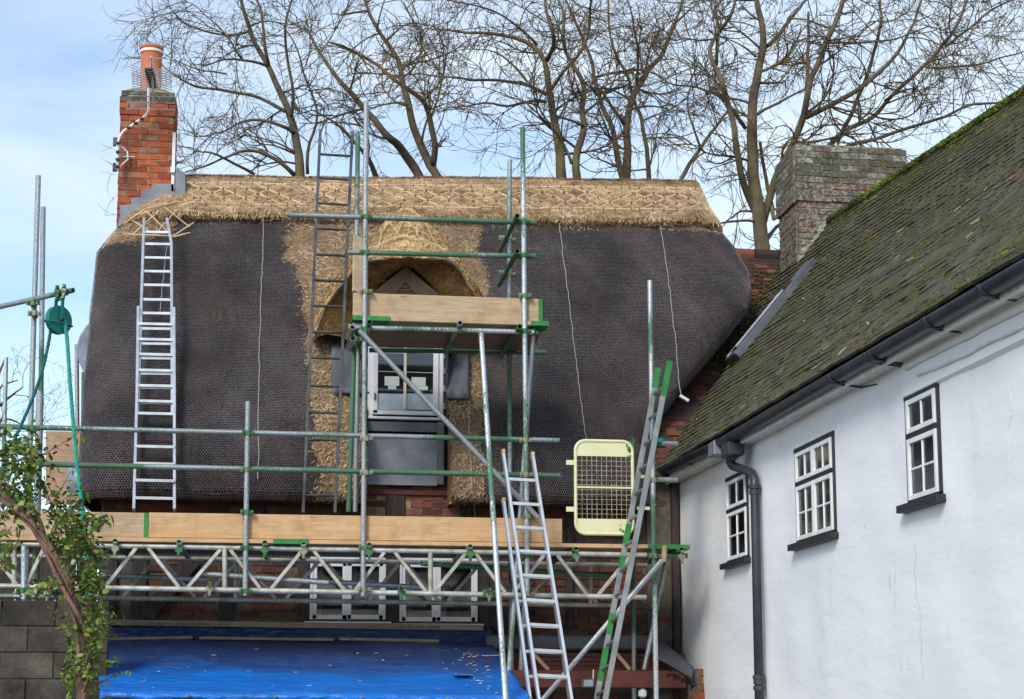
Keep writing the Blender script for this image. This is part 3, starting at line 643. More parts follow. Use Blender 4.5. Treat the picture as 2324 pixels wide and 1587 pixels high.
obj('small_bricks', st, MT['brick_old'], cot, kind='stuff')
pier = MB(); pier.box((3.93, 16.95, 1.95), (.3, .22, 3.9)); pr = obj('brick_pier', pier, MT['mortar_old'], cot)
bricks(pr, MT['brick_old'], 3.79, 4.04, 1.9, 3.85, 16.86, True)
for a, b2 in posts+[(1112, 1130)]: b_ = MB(); win_bar(b_, a, 1262, b2, 1425, WY-.05, .1); bevel(obj('timber_post', b_, MT['beam'], cot), .008)
for a, b2 in upper: b_ = MB(); win_bar(b_, a, 1118, b2, 1240, WY-.05, .1); bevel(obj('timber_post', b_, MT['beam'], cot), .008)
b_ = MB(); b_.box((4.06, 16.78, 1.95), (.07, .1, 3.95)); bevel(obj('corner_post', b_, MT['beam'], cot), .006)
for v0, v1, u0, u1 in ((1100, 1124, 215, 830), (1108, 1126, 835, 1020), (1105, 1130, 1030, 1490), (1246, 1262, 215, 1490)):
    b_ = MB(); win_bar(b_, u0, v0, u1, v1, WY-.06, .1); bevel(obj('timber_beam', b_, MT['redbeam'] if u0 == 835 else MT['beam'], cot), .008)
b_ = MB(); b_.bar(onY(330, 1400, WY-.04), onY(440, 1270, WY-.04), .08, .16, (0, 0, 1)); bevel(obj('brace', b_, MT['beam'], cot))
b_ = MB(); b_.bar(onY(1130, 1440, WY-.04), onY(1215, 1350, WY-.04), .08, .16, (0, 0, 1)); bevel(obj('brace', b_, MT['beam'], cot))
for (u0, um, u1), vt, vb in (((704, 787, 875), 1278, 1406), ((907, 990, 1084), 1280, 1411)):
    wf = part('casement_window', MT['grey_wood'], cot, (u0, vt, u0+5, vb), (u1-5, vt, u1, vb), (u0, vt-14, u1, vt-4), Y=WY-.03, d=.08)
    part('window_sill', MT['white_wood'], wf, (u0-14, vb+4, u1+14, vb+9), Y=WY-.10, d=.14)
    for a, c in ((u0+5, um), (um+1, u1-5)):
        part('casement', MT['grey_wood'], wf, (a, vt, a+9, vb), (c-9, vt, c, vb), (a, vb-11, c, vb), (a, vt, c, vt+8), Y=WY-.02, d=.045)
        part('glazing_bar', MT['grey_wood'], wf, (a+9, (vt+vb)/2-2, c-9, (vt+vb)/2+2), Y=WY-.015, d=.02)
        part('pane', MT['glass'], wf, (a+9, vt+8, c-9, (vt+vb)/2-2), Y=WY+.002, d=.006); part('pane', MT['glass'], wf, (a+9, (vt+vb)/2+2, c-9, vb-11), Y=WY+.002, d=.006)
        part('curtain', MT['curtain'], wf, (a+6, vt+4, a+20, vb-8), Y=WY+.12, d=.02)
b_ = MB(); b_.tube([onY(894, 1157, 16.6), onY(894, 1165, 16.6)], [.004, .02], 6)
# ---- left chimney
YC = 18.8; cxl, cxr = CX(272, 300, YC), CX(394, 300, YC); ct = CZ(207, 330, YC); cb = 6.9; cd = .62
b_ = MB(); b_.box(((cxl+cxr)/2, YC+cd/2, (cb+ct)/2), (cxr-cxl-.02, cd-.006, ct-cb-.02)); chim = obj('chimney', b_, MT['mortar'], cot)
nC = int((ct-cb)/.0745); z0c = ct-nC*.0745
def chs(x, z): return False
def course(parent, mat, x0, x1, zc, Y, ph):
    x = x0-(.1125 if ph else 0)
    while x < x1-.02:
        a, c = max(x, x0), min(x+.212, x1)
        if x1-c < .05: c = x1
        if c-a > .035: inst('brick', brick_mesh(mat, round((c-a)/.01)*.01), parent, ((a+c)/2, Y+random.uniform(-.004, .004), zc), (random.gauss(0, .01), random.gauss(0, .012), random.gauss(0, .01)))
        x = c+.012
for r in range(nC):
    zc = z0c+.0745*(r+.5); top = nC-1-r; o_ = .012 if 0 < top < 4 else 0
    course(chim, MT['brick_moss'] if top < 2 else MT['brick_red'], cxl-o_, cxr+o_, zc, YC+.04-o_, r % 2)
sb = MB()
for r in range(nC):
    zc = z0c+.0745*(r+.5)
    for X in (cxl+.04, cxr-.04):
        y = YC+.1+(.06 if r % 2 else 0)
        while y < YC+cd-.1: sb.box((X, y+.1, zc), (.09, .2, .064)); y += .212
obj('side_bricks', sb, MT['brick_red'], chim, kind='stuff')
cc = ((cxl+cxr)/2, YC+cd/2); b_ = MB()
b_.add([(cxl+.02, YC+.02, ct), (cxr-.02, YC+.02, ct), (cxr-.02, YC+cd-.02, ct), (cxl+.02, YC+cd-.02, ct)]+[(cc[0]+.17*a, cc[1]+.17*b2, ct+.09) for a, b2 in ((-1, -1), (1, -1), (1, 1), (-1, 1))], [(0, 1, 5, 4), (1, 2, 6, 5), (2, 3, 7, 6), (3, 0, 4, 7), (4, 5, 6, 7)])
obj('cement_flaunching', b_, MT['flaunch'], chim)
pb = ct+.06; ptz = CZ(108, 337, YC+.3); b_ = MB(); b_.tube([(cc[0], cc[1], pb), (cc[0], cc[1], ptz-.09), (cc[0], cc[1], ptz-.085), (cc[0], cc[1], ptz-.03), (cc[0], cc[1], ptz-.025), (cc[0], cc[1], ptz)], [.122, .122, .128, .128, .137, .137], 32, hollow=True)
obj('chimney_pot', b_, MT['terracotta'], chim)
b_ = MB(); b_.tube([(cc[0], cc[1], ptz-.075), (cc[0], cc[1], ptz-.045)], [.1325, .1325], 32, cap=False); obj('pot_band', b_, MT['white_plastic'], chim)
b_ = MB()
for k in range(9):
    t = 2*math.pi*k/9; b_.tube([(cc[0]+.12*math.cos(t), cc[1]+.12*math.sin(t), ptz-.02), (cc[0]+.125*math.cos(t), cc[1]+.125*math.sin(t), ptz+random.uniform(.12, .2))], .0016, 4)
obj('bird_spikes', b_, MT['steel_grey'], chim)
fl = [(266, 516), (272, 492), (272, 466), (298, 464), (298, 449), (320, 447), (320, 431), (344, 430), (344, 417), (394, 418), (396, 462), (345, 464), (318, 476), (288, 503)]
b_ = MB(); b_.prism([onY(u, v, YC-.03) for u, v in fl][::-1], (0, .02, 0)); obj('lead_flashing', b_, MT['lead'], chim)
fl = [(398, 380), (422, 394), (422, 459), (396, 455), (396, 440)]
b_ = MB(); b_.prism([onY(u, v, YC-.06) for u, v in fl][::-1], (0, .55, 0)); bevel(obj('lead_upstand', b_, MT['lead'], chim), .01)
part('lead_flashing', MT['lead'], chim, (345, 432, 394, 455), Y=YC-.045, d=.012); part('lead_flashing', MT['lead'], chim, (396, 438, 421, 462), Y=YC-.075, d=.012)
part('white_cable_trunking', MT['white_plastic'], chim, (392, 300, 395, 440), Y=YC-.03, d=.02)
b_ = MB(); b_.box(onY(392, 386, YC-.04), (.05, .05, .07)); obj('junction_box', b_, MT['white_plastic'], chim)
# ================================================================== AERIAL
ae = thing('television_aerial', 'silver television aerial with many crossed rods strapped to the red brick chimney', 'aerial', tuple(onY(268, 385, 18.6)))
def A_(u, v, Y): return onY(u, v, Y)
b_ = MB(); b_.tube([A_(337, 199, 18.55), A_(337, 252, 18.6), A_(331, 262, 18.62), A_(318, 272, 18.66), A_(280, 298, 18.66), A_(272, 310, 18.66), A_(267, 325, 18.66), A_(267, 384, 18.68)], .015, 8); obj('mast', b_, MT['white_plastic'], ae)
for u, v in ((337, 222), (337, 240), (322, 270), (308, 280), (292, 290), (268, 325), (268, 345), (267, 362), (267, 378)):
    b_ = MB(); b_.box(A_(u, v, 18.64), (.045, .045, .022)); obj('clip', b_, MT['black_paint'], ae)
b_ = MB(); b_.tube([A_(272, 330, 18.7), A_(289, 345, 18.74), A_(290, 362, 18.74), A_(270, 380, 18.7)], .012, 6); b_.tube([A_(280, 356, 18.7), A_(305, 356, 18.75)], .006, 6); obj('bracket', b_, MT['white_plastic'], ae)
b_ = MB(); b_.box(A_(262, 322, 18.8), (.05, .05, .09)); b_.box(A_(261, 380, 18.8), (.05, .05, .09)); obj('wall_plate', b_, MT['steel_dark'], ae)
p0, p1 = A_(343, 128, 17.9), A_(349, 236, 18.55)
b_ = MB(); b_.tube([p0, p1], .011, 6); obj('boom', b_, MT['alu'], ae)
def rodA(a, c, r=.0055): b = MB(); b.tube([a, c], r, 5); obj('rod', b, MT['alu'], ae)
rodA(A_(296, 130, 17.9), A_(398, 135, 17.9), .006)
for k in range(8):
    t = k/7; v = 158+t*38; Y = 18.05+t*.35; c0 = 330+t*9
    rodA(A_(297+2*t, v-10+2*t, Y), A_(c0+12, v+6, Y)); rodA(A_(300, v+7, Y), A_(c0+12, v-6, Y)); rodA(A_(c0+12, v+5, Y), A_(393-5*t, v-7, Y)); rodA(A_(c0+12, v-4, Y), A_(390, v+9, Y))
    b_ = MB(); b_.box(A_(c0+8, v, Y), (.10-.035*abs(t-.3), .04, .022)); obj('insulator', b_, MT['black_paint'], ae)
for v, u0 in ((218, 290), (232, 288), (247, 286)): rodA(A_(u0, v, 18.5), A_(398, v+3, 18.5), .007)
rodA(A_(296, 214, 18.45), A_(337, 198, 18.45)); rodA(A_(337, 198, 18.45), A_(392, 212, 18.45))
# ================================================================== SCAFFOLD
sc = thing('scaffold', 'green and grey tube scaffold with a lattice beam and a tower before the dormer', 'scaffold', (1, 15.6, 0))
TR = .0242; FY, BY = 15.2, 16.35
def toground(p, q):                              # continue the line p->q down to z=0
    t = (0-p[2])/(q[2]-p[2]); return p+(q-p)*t
def T(u0, v0, u1, v1, Y0, Y1=None, mat='tube', r=TR, ground=False, parent=sc, name='scaffold_tube', n=14):
    p, q = onY(u0, v0, Y0), onY(u1, v1, Y0 if Y1 is None else Y1)
    if ground: q = toground(p, q)
    b = MB(); b.tube([p, q], r, n, hollow=True); return obj(name, b, MT[mat], parent, True) if False else obj(name, b, MT[mat], parent, smooth=False)
CPL = []
def coupler(u, v, Y, ax='z', mat='coupler'):
    p = onY(u, v, Y); b = MB(); 
    e = {'z': (0, 0, 1), 'x': (1, 0, 0), 'y': (0, 1, 0)}[ax]; e = np.array(e)
    b.tube([p-e*.022, p+e*.022], .033, 10); f = np.array((1, 0, 0)) if ax == 'z' else np.array((0, 0, 1))
    q = p+np.array([0, .052, 0]); b.tube([q-f*.022, q+f*.022], .033, 10)
    s1 = f*.045 if ax == 'z' else f*.045
    b.box(p+s1+np.array([0, -.01, 0]), (.03, .04, .03)); b.box(p-s1+np.array([0, -.01, 0]), (.025, .03, .045))
    b.tube([p+s1+np.array([0, -.06, 0]), p+s1+np.array([0, .02, 0])], .007, 6); b.tube([p-s1+np.array([0, -.05, 0]), p-s1+np.array([0, .03, 0])], .009, 6)
    return obj('coupler', b, MT[mat], sc)
# rails (long tubes, left to right)
T(-60, 967, 1270, 1000, FY+.06); T(95, 1054, 1271, 1080, FY+.06)
T(652, 488, 1218, 506, FY+.06); T(789, 573, 1215, 582, FY+.06)
T(796, 743, 1212, 754, FY+.06, mat='tube_shiny'); T(838, 795, 1240, 800, BY+.05, mat='tube_green')
T(-80, 1352, 232, 1357, FY+.4, mat='tube_grey')
# standards
T(87, 399, 67, 1050, 15.3, ground=True, mat='tube_grey'); T(98, 470, 93, 900, 15.9, mat='tube'); T(91, 890, 88, 1010, 15.85, ground=True, r=.035, mat='tube_grey')
T(14, 812, 9, 1010, 19.5, ground=True, mat='tube_shiny'); T(174, 782, 176, 1000, 19.2, ground=True, mat='tube_grey'); T(190, 845, 188, 1000, 18.6, ground=True)
T(563, 912, 556, 1352, FY, mat='tube_grey'); T(831, 230, 824, 1353, FY, mat='tube_grey')
T(812, 305, 808, 700, BY-.1); T(807, 706, 791, 1162, 15.75, mat='tube_green'); T(814, 690, 806, 1162, BY, mat='tube_grey')
T(1186, 290, 1197, 1345, FY, mat='tube_shiny'); T(1157, 363, 1155, 700, BY); T(1155, 690, 1158, 1120, BY, ground=True); T(1475, 637, 1489, 1587, FY, ground=True, mat='tube_shiny')
T(1092, 757, 1148, 1600, FY-.12, 13.95, mat='tube_shiny', ground=True); T(1213, 722, 1180, 1180, FY+.12, mat='tube_grey', ground=True)
T(815, 750, 1222, 1176, FY-.06, mat='tube_grey'); T(1437, 1262, 1439, 1520, BY, ground=True); T(1512, 1275, 1462, 1520, BY-.3, mat='tube_grey')
T(1502, 1272, 1228, 1592, FY-.1, 15.0, mat='tube_grey', ground=True)
T(1190, 1345, 1183, 1500, BY-.2, mat='tube_grey', ground=True)
# transoms pointing at the viewer
def transom(u, v, L_=1.35, Y=FY-.12, mat='tube', mid=None):
    p = onY(u, v, Y); b = MB(); b.tube([p, p+np.array([0, L_, 0])], TR, 14, hollow=True); obj('scaffold_tube', b, MT[mat], sc)
for u, v in ((1174, 490), (1174, 570)): transom(u, v, 1.3, mat='tube_green')
for u, v in ((839, 731), (1044, 733), (1180, 741)): transom(u, v, 1.35)
for u, v in ((261, 1229), (406, 1231), (601, 1232), (689, 1235), (838, 1237), (1067, 1241), (1308, 1247), (1547, 1248)): transom(u, v, 1.35, mat='tube'); coupler(u, v+16, FY-.08, 'y')
for u, v in ((108, 1336), (476, 1326), (912, 1336), (1110, 1340)): transom(u, v, 1.0 if u < 1100 else .6, mat='tube_green'); coupler(u, v+10, FY-.06, 'y')
T(800, 738, 838, 741, FY+.06, mat='tube'); transom(800, 743, .9); transom(800, 768, .5, FY+.1); T(795, 768, 840, 770, FY+.2, mat='tube_green')
T(454, 1302, 745, 1323, FY+.10, mat='tube_grey'); T(700, 1318, 965, 1334, FY+.5, mat='tube_grey'); T(240, 1306, 470, 1316, FY+.6, mat='tube_grey'); T(956, 1279, 1396, 1308, FY+.1, FY+.9, mat='tube_green')
T(1462, 1005, 1538, 1008, FY+.1, mat='tube'); T(1480, 1088, 1537, 1090, FY+.08, mat='tube_grey'); T(1478, 1260, 1560, 1262, FY+.08, mat='tube_green')
transom(1497, 1002, .35, FY-.15, 'tube_green'); b_ = MB(); p = onY(1497, 1002, FY-.16); b_.tube([p, p+np.array([0, .05, 0])], .030, 14, hollow=True); obj('tube_cap', b_, MT['teal'], sc)
b_ = MB(); b_.tube([onY(1508, 1246, FY-.1), onY(1507, 1268, FY-.1)], .026, 12, hollow=True); obj('tube_cap', b_, MT['clad'], sc)
T(-8, 698, 166, 659, FY+.35, FY-.35, mat='tube_grey')
for u, v in ((831, 996), (831, 1073), (1192, 1000), (1193, 1078), (563, 983), (561, 1066), (74, 974), (831, 493), (831, 574), (1189, 503), (1189, 580), (829, 748), (1190, 752), (1483, 1010), (1484, 1090), (1486, 1262), (828, 1243), (826, 1338), (559, 1244), (558, 1342), (75, 688), (560, 1163), (830, 662), (1191, 672), (1196, 1262), (1197, 1348), (1200, 1172), (820, 770), (1110, 1345), (52, 1340)): coupler(u, v, FY-.0, 'z')
for u, v, Y in ((812, 573, BY-.1), (812, 540, BY-.1), (810, 617, BY-.1), (1156, 545, BY), (1156, 623, BY), (1158, 800, BY), (1145, 541, BY-.1), (1145, 620, BY-.1), (130, 664, FY-.3), (145, 661, FY-.35), (78, 712, FY), (1208, 757, FY+.1), (804, 742, FY+.3)): coupler(u, v, Y, 'z' if u not in (130, 145) else 'x')
# lattice beams : chords with white diagonals between them
def lattice(Y, chords, dv, ups, verts, mt, dim=0):
    lb = obj('lattice_beam', (lambda b: (b.tube([onY(chords[0][0], chords[0][1], Y), onY(chords[0][2], chords[0][3], Y)], TR, 14, hollow=True), b)[-1])(MB()), MT['alu_dull'], sc)
    b = MB(); c = chords[1]; b.tube([onY(c[0], c[1], Y), onY(c[2], c[3], Y)], TR, 14, hollow=True); obj('chord', b, MT['alu_dull'], lb)
    tv = lambda u, k: chords[k][1]+(chords[k][3]-chords[k][1])*(u-chords[k][0])/(chords[k][2]-chords[k][0])
    for ut, ub in ups:
        b = MB(); b.bar(onY(ut, tv(ut, 0)+4, Y), onY(ub, tv(ub, 1)-4, Y), .034, .034, (0, 1, 0)); bevel(obj('lattice_bar', b, MT['alu_dull'], lb), .005)
    for u in verts:
        b = MB(); b.tube([onY(u, tv(u, 0), Y), onY(u, tv(u, 1), Y)], TR*.95, 10); obj('lattice_bar', b, MT['alu_dull'], lb)
ups = [(-30, 38), (102, 60), (190, 130), (310, 241), (336, 407), (501, 426), (522, 591), (686, 615), (712, 781), (873, 806), (896, 967), (1057, 986), (1079, 1147), (1235, 1165), (1265, 1331), (1430, 1358)]
lattice(FY+.05, [(-70, 1233, 1468, 1260), (-70, 1329, 1467, 1356)], 0, ups, [32, 510, 977], 0)
ups2 = [(a+ (37 if a > b_2 else 30)*(1-(a-600)/2400.), b_2+34*(1-(b_2-600)/2400.)) for a, b_2 in ups]
lattice(BY+.1, [(-70, 1262, 1468, 1284), (-70, 1353, 1396, 1374)], 0, ups2[:-1], [60, 535, 925, 1340], 0)
T(54, 1240, 54, 1360, FY, mat='tube_shiny')
# ---- boards
def board(u0, v0, u1, Y, h=.225, t=.038, mat='board', label=None, cat='scaffold board', group=None, flat=False, name='scaffold_board', greenend=None, du=0, w=.225, zt=None):
    p = onY(u0, v0, Y); q = onY(u1, v0, Y); x0, x1 = p[0], q[0]; zt = p[2] if zt is None else zt
    b = MB()
    if flat: b.box(((x0+x1)/2, Y+w/2, zt-t/2), (x1-x0, w-.004, t))
    else: b.box(((x0+x1)/2, Y, zt-h/2), (x1-x0, t, h))
    o = solo(name, b, MT[mat], label, cat, group); bevel(o, .004)
    if greenend:
        for (a, c) in greenend:
            b = MB(); xa, xc = onY(a, v0, Y)[0], onY(c, v0, Y)[0]
            if flat: b.box(((xa+xc)/2, Y+w/2-.006, zt-t/2), (xc-xa, w+.006, t+.004))
            else: b.box(((xa+xc)/2, Y-.001, zt-h/2), (xc-xa, t+.004, h+.003))
            e = obj('painted_end', b, MT['green']); e.parent = o; e.location = -o.location
    return o
DZ = float(onY(800, 1226, FY+.02)[2])-.005       # top of the lower deck
board(-90, 1157, 336, FY+.06, mat='board_old', label='pale weathered toe board with a green end behind the climbing plant', greenend=[(328, 338)], zt=DZ+.228)
board(338.5, 1160, 1275, FY+.06, mat='board', label='long clean orange toe board along the edge of the lower deck', zt=DZ+.232)
board(-90, 1226, 1562, FY-.0, flat=True, mat='board', label='front edge board of the lower deck with a bright green right end', greenend=[(1470, 1565), (620, 700)], zt=DZ)
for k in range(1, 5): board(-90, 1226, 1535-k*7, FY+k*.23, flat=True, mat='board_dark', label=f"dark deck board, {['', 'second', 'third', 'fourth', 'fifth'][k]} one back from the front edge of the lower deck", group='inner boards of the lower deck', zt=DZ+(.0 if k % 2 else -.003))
UZ = float(onY(1000, 724, FY+.02)[2])
board(801, 668, 1229, FY+.055, mat='board_old', label='worn toe board with a chipped green right end round the upper tower deck', greenend=[(1221, 1230)], zt=UZ+.228)
board(800, 724, 1243, FY-.0, flat=True, mat='board_old', label='front board of the upper tower deck with green ends jutting past the poles', greenend=[(800, 885), (1205, 1245)], zt=UZ)
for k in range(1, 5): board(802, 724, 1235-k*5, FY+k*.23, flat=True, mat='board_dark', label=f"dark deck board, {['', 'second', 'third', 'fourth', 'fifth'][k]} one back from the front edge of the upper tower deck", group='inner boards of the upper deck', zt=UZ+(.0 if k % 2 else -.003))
b_ = MB(); p, q = onY(818, 540, 16.2), onY(817, 668, 15.7); b_.bar(p, q, .03, .16, (1, .6, 0)); bevel(solo('toe_board', b_, MT['board_old'], 'narrow yellowed board standing upright behind the tall left pole of the tower', 'board'), .004)
# ================================================================== LADDERS
def ladder(name, label, cat, lines, rungs, mat, rail=(.025, .065), rr=.013, rect=False, caps=None):
    """lines: list of (left polyline, right polyline) in 3D; rungs: list of (pL,pR)"""
    base = lines[0][0][-1]; t = thing(name, label, cat, tuple(base))
    for pl in lines:
        for side in pl:
            b = MB()
            for i in range(len(side)-1): b.bar(side[i], side[i+1], rail[0], rail[1], (0, -1, .2))
            o = bevel(obj('rail', b, MT[mat], t), .003)
            if caps:
                b = MB(); b.bar(side[0], side[0]+nz(side[0]-side[1])*.03, rail[0]+.004, rail[1]+.004, (0, -1, .2)); obj('end_cap', b, MT[caps], t)
    for a, c in rungs:
        b = MB()
        if rect: b.bar(a, c, .03, .026, (0, 0, 1))
        else: b.tube([a, c], rr, 8)
        obj('rung', b, MT[mat], t)
    return t
def yl(v, v0, Y0, v1, Y1): return Y0+(Y1-Y0)*(v-v0)/(v1-v0)
# aluminium roof ladder lying up the thatch (two overlapping sections)
YA = lambda v: float(np.interp(v, [490, 720, 1090, 1160], [18.2, 17.22, 16.16, 16.05]))-.02
def LP(u, v, o=0): return onY(u, v, YA(v)-o)
up_l = [LP(327, 498), LP(320, 720), LP(313, 945)]; up_r = [LP(379, 498), LP(389, 552), LP(390, 720), LP(391, 945)]
lo_l = [LP(314, 698, .05), LP(311, 900, .05), LP(304, 1158, .05)]; lo_r = [LP(395, 700, .05), LP(396, 900, .05), LP(396, 1158, .05)]
rg = [(LP(326-(v-526)*.03, v), LP(381+min(8, (v-498)*.16), v+1)) for v in (527, 554, 585, 616, 647, 680, 711, 746, 780, 813, 848, 880, 914, 940)]
rg += [(LP(313-(v-700)*.02, v, .05), LP(396, v+2, .05)) for v in (735, 770, 804, 840, 875, 910, 938, 975, 1013, 1052, 1090, 1130)]
ladder('roof_ladder', 'long pale aluminium roof ladder in two sections on the dark thatch', 'ladder', [(up_l, up_r), (lo_l, lo_r)], rg, 'alu', (.028, .05), .012, True)
# dark steel ladder
YB = lambda v: yl(v, 1163, 15.85, 297, 16.75)
dl = [onY(727, 295, YB(295)), onY(688, 1165, YB(1165))]; dr = [onY(800, 300, YB(300)), onY(760, 1165, YB(1165))]
def lerp(a, b, t): return a+(b-a)*t
rg = []
for v in (355, 413, 474, 534, 595, 655, 714, 773, 831, 893, 951, 1010, 1070, 1128): 
    t = (v-295)/870; rg.append((lerp(dl[0], dl[1], t), lerp(dr[0], dr[1], t)))
ladder('steel_ladder', 'tall thin dark steel ladder leaning beside the tower, its top above the ridge', 'ladder', [(dl, dr)], rg, 'steel_dark', (.030, .036), .014)
# aluminium extension ladder
YCc = lambda v: yl(v, 1030, 14.98, 1587, 14.35)
L1 = [onY(1142, 1030, YCc(1030)), onY(1223, 1590, YCc(1590))]; R1 = [onY(1209, 1036, YCc(1036)), onY(1297, 1590, YCc(1590))]
L2 = [onY(1143, 1140, YCc(1140)+.075), onY(1203, 1590, YCc(1590)+.075)]; R2 = [onY(1226, 1150, YCc(1140)+.085), onY(1294, 1590, YCc(1590)+.085)]
for pr_ in (L1, R1, L2, R2): pr_[1] = toground(pr_[0], pr_[1])
def atv(l, v):
    lo_, hi_ = 0., 1.
    for _ in range(40):
        t = (lo_+hi_)/2; p = lerp(l[0], l[1], t); 
        if projN(p[None])[1][0] < v: lo_ = t
        else: hi_ = t
    return lerp(l[0], l[1], lo_)
rg = [(atv(L1, v), atv(R1, v+4)) for v in (1087, 1142, 1196, 1250, 1305, 1361, 1417, 1475, 1532, 1590, 1648)]
rg += [(atv(L2, v), atv(R2, v+4)) for v in (1199, 1253, 1308, 1364, 1420, 1478, 1535)]
ladder('extension_ladder', 'silver aluminium extension ladder with brown tips leaning on the lower deck', 'ladder', [(L1, R1), (L2, R2)], rg, 'alu', (.026, .075), .016, True, caps='board')
# galvanised ladder seen almost edge-on
G0 = [onY(1494, 836, 15.09), onY(1353, 1590, 15.02)]; G1 = [onY(1520, 820, 14.74), onY(1373, 1590, 14.66)]
for g in (G0, G1): g[1] = toground(g[0], g[1])
rg = [(atv(G0, v), atv(G1, v-13)) for v in (893, 950, 1007, 1065, 1121, 1180, 1238, 1295, 1353, 1409, 1465, 1520, 1577)]
gl = thing('galvanised_ladder', 'grey ladder with patches of green paint seen nearly edge-on beside the yellow gate', 'ladder', tuple(G0[1]))
for g, mt in ((G0, 'tube'), (G1, 'tube')):
    b = MB(); b.bar(g[0], g[1], .050, .028, (0, -1, 0)); bevel(obj('rail', b, MT['steel_grey'], gl), .004)
for g, (va, vb) in ((G0, (836, 880)), (G1, (820, 900)), (G0, (1190, 1235)), (G0, (1262, 1290)), (G0, (1392, 1440)), (G0, (1470, 1545))):
    b = MB(); b.bar(atv(g, va)+np.array([0, -.002, 0]), atv(g, vb)+np.array([0, -.002, 0]), .053, .031, (0, -1, 0)); obj('green_band', b, MT['green'], gl)
for a, c in rg: b = MB(); b.tube([a, c], .016, 8); obj('rung', b, MT['steel_grey'], gl)
# ================================================================== YELLOW GATE
gt = thing('ladder_gate', 'pale yellow steel gate with rounded corners and wire mesh above the lower deck', 'gate', tuple(onY(1372, 1218, FY+.02)))
gx0, gz1 = onY(1302, 996, FY+.02)[[0, 2]]; gx1, gz0 = onY(1441, 1217, FY+.02)[[0, 2]]; gy = FY+.02; rc = .11
def rrect(o_):
    pts = []
    for cx, cz, a0 in ((gx1-rc, gz1-rc, 0), (gx0+rc, gz1-rc, 90), (gx0+rc, gz0+rc, 180), (gx1-rc, gz0+rc, 270)):
        for k in range(7): a = R(a0+15*k); pts.append(np.array([cx+(rc-o_)*math.cos(a), gy, cz+(rc-o_)*math.sin(a)]))
    return pts
P1_ = rrect(.016); b_ = MB(); b_.tube(P1_+[P1_[0]], .016, 8, cap=False); obj('gate_frame', b_, MT['cream_paint'], gt)
pz1, pz0 = float(onY(1372, 1036, gy)[2]), float(onY(1372, 1178, gy)[2])
pts = [p for p in rrect(.03)]; top = [p for p in pts if p[2] > gz1-rc-.001]; bot = [p for p in pts if p[2] < gz0+rc+.001]
b_ = MB(); b_.prism([np.array([gx1-.03, gy-.004, pz1])]+[p+np.array([0, -.004, 0]) for p in top]+[np.array([gx0+.03, gy-.004, pz1])], (0, .008, 0)); obj('top_panel', b_, MT['cream_paint'], gt)
b_ = MB(); b_.prism([np.array([gx0+.03, gy-.004, pz0])]+[p+np.array([0, -.004, 0]) for p in bot]+[np.array([gx1-.03, gy-.004, pz0])], (0, .008, 0)); obj('bottom_panel', b_, MT['cream_paint'], gt)
zm = (pz0+pz1)/2+.0; b_ = MB(); b_.box(((gx0+gx1)/2, gy, zm), (gx1-gx0-.04, .02, .016)); obj('cross_bar', b_, MT['cream_paint'], gt)
b_ = MB()
for k in range(1, 11): x = gx0+.03+(gx1-gx0-.06)*k/11; b_.tube([(x, gy, pz0), (x, gy, pz1)], .0024, 4)
for k in range(1, 13):
    z = pz0+(pz1-pz0)*k/13; b_.tube([(gx0+.03, gy+.004, z), (gx1-.03, gy+.004, z)], .0024, 4)
obj('wire_mesh', b_, MT['mesh_wire'], gt)
for v in (1050, 1156): b_ = MB(); p = onY(1294, v, gy); b_.box(p, (.075, .02, .045)); obj('bracket', b_, MT['cream_paint'], gt)
for v in (1080, 1152): b_ = MB(); p = onY(1460, v+2, gy); b_.box(p, (.12, .02, .03)); obj('bracket', b_, MT['cream_paint'], gt)
random.seed(5)
for (u, v, n, s) in ((1428, 1020, 16, 7), (1435, 1005, 8, 4), (1412, 1208, 7, 5)):
    b_ = MB()
    for k in range(n): q = onY(u+random.gauss(0, s*.6), v+random.gauss(0, s), gy-.0075); b_.box(q, (random.uniform(.008, .02), .002, random.uniform(.008, .03)))
    obj('paint_splash', b_, MT['green'], gt)
# ================================================================== PULLEY AND ROPE
pu = thing('pulley_wheel', 'teal gin wheel hanging from the end of a scaffold tube at the left', 'pulley', tuple(onY(133, 760, FY-.3)))
pc = onY(133, 727, FY-.3); b_ = MB(); ax_ = nz((.72, -.69, 0)); b_.tube([pc-ax_*.028, pc-ax_*.020, pc+ax_*.020, pc+ax_*.028], [.128, .120, .120, .128], 28); obj('wheel', b_, MT['teal'], pu)
b_ = MB(); 
for s_ in (-1, 1): b_.bar(pc+ax_*s_*.045, pc+ax_*s_*.045+np.array([0, 0, .19]), .03, .012, tuple(ax_))
b_.bar(pc-ax_*.05+np.array([0, 0, .19]), pc+ax_*.05+np.array([0, 0, .19]), .03, .02, (0, 0, 1)); obj('fork', b_, MT['teal'], pu)
b_ = MB(); b_.tube([pc+np.array([0, 0, .19]), pc+np.array([0, 0, .28])], .012, 8); b_.tube([pc-ax_*.06, pc+ax_*.06], .016, 8); obj('hook', b_, MT['steel_dark'], pu)
b_ = MB(); side_ = nz(np.cross(ax_, (0, 0, 1))); rg_ = [pc+np.array([0, 0, -.03])+side_*.15*math.cos(t)+ax_*.05*math.sin(t) for t in np.linspace(0, 2*math.pi, 25)]; b_.tube(rg_, .008, 6, cap=False); obj('rope_guide', b_, MT['teal'], pu)
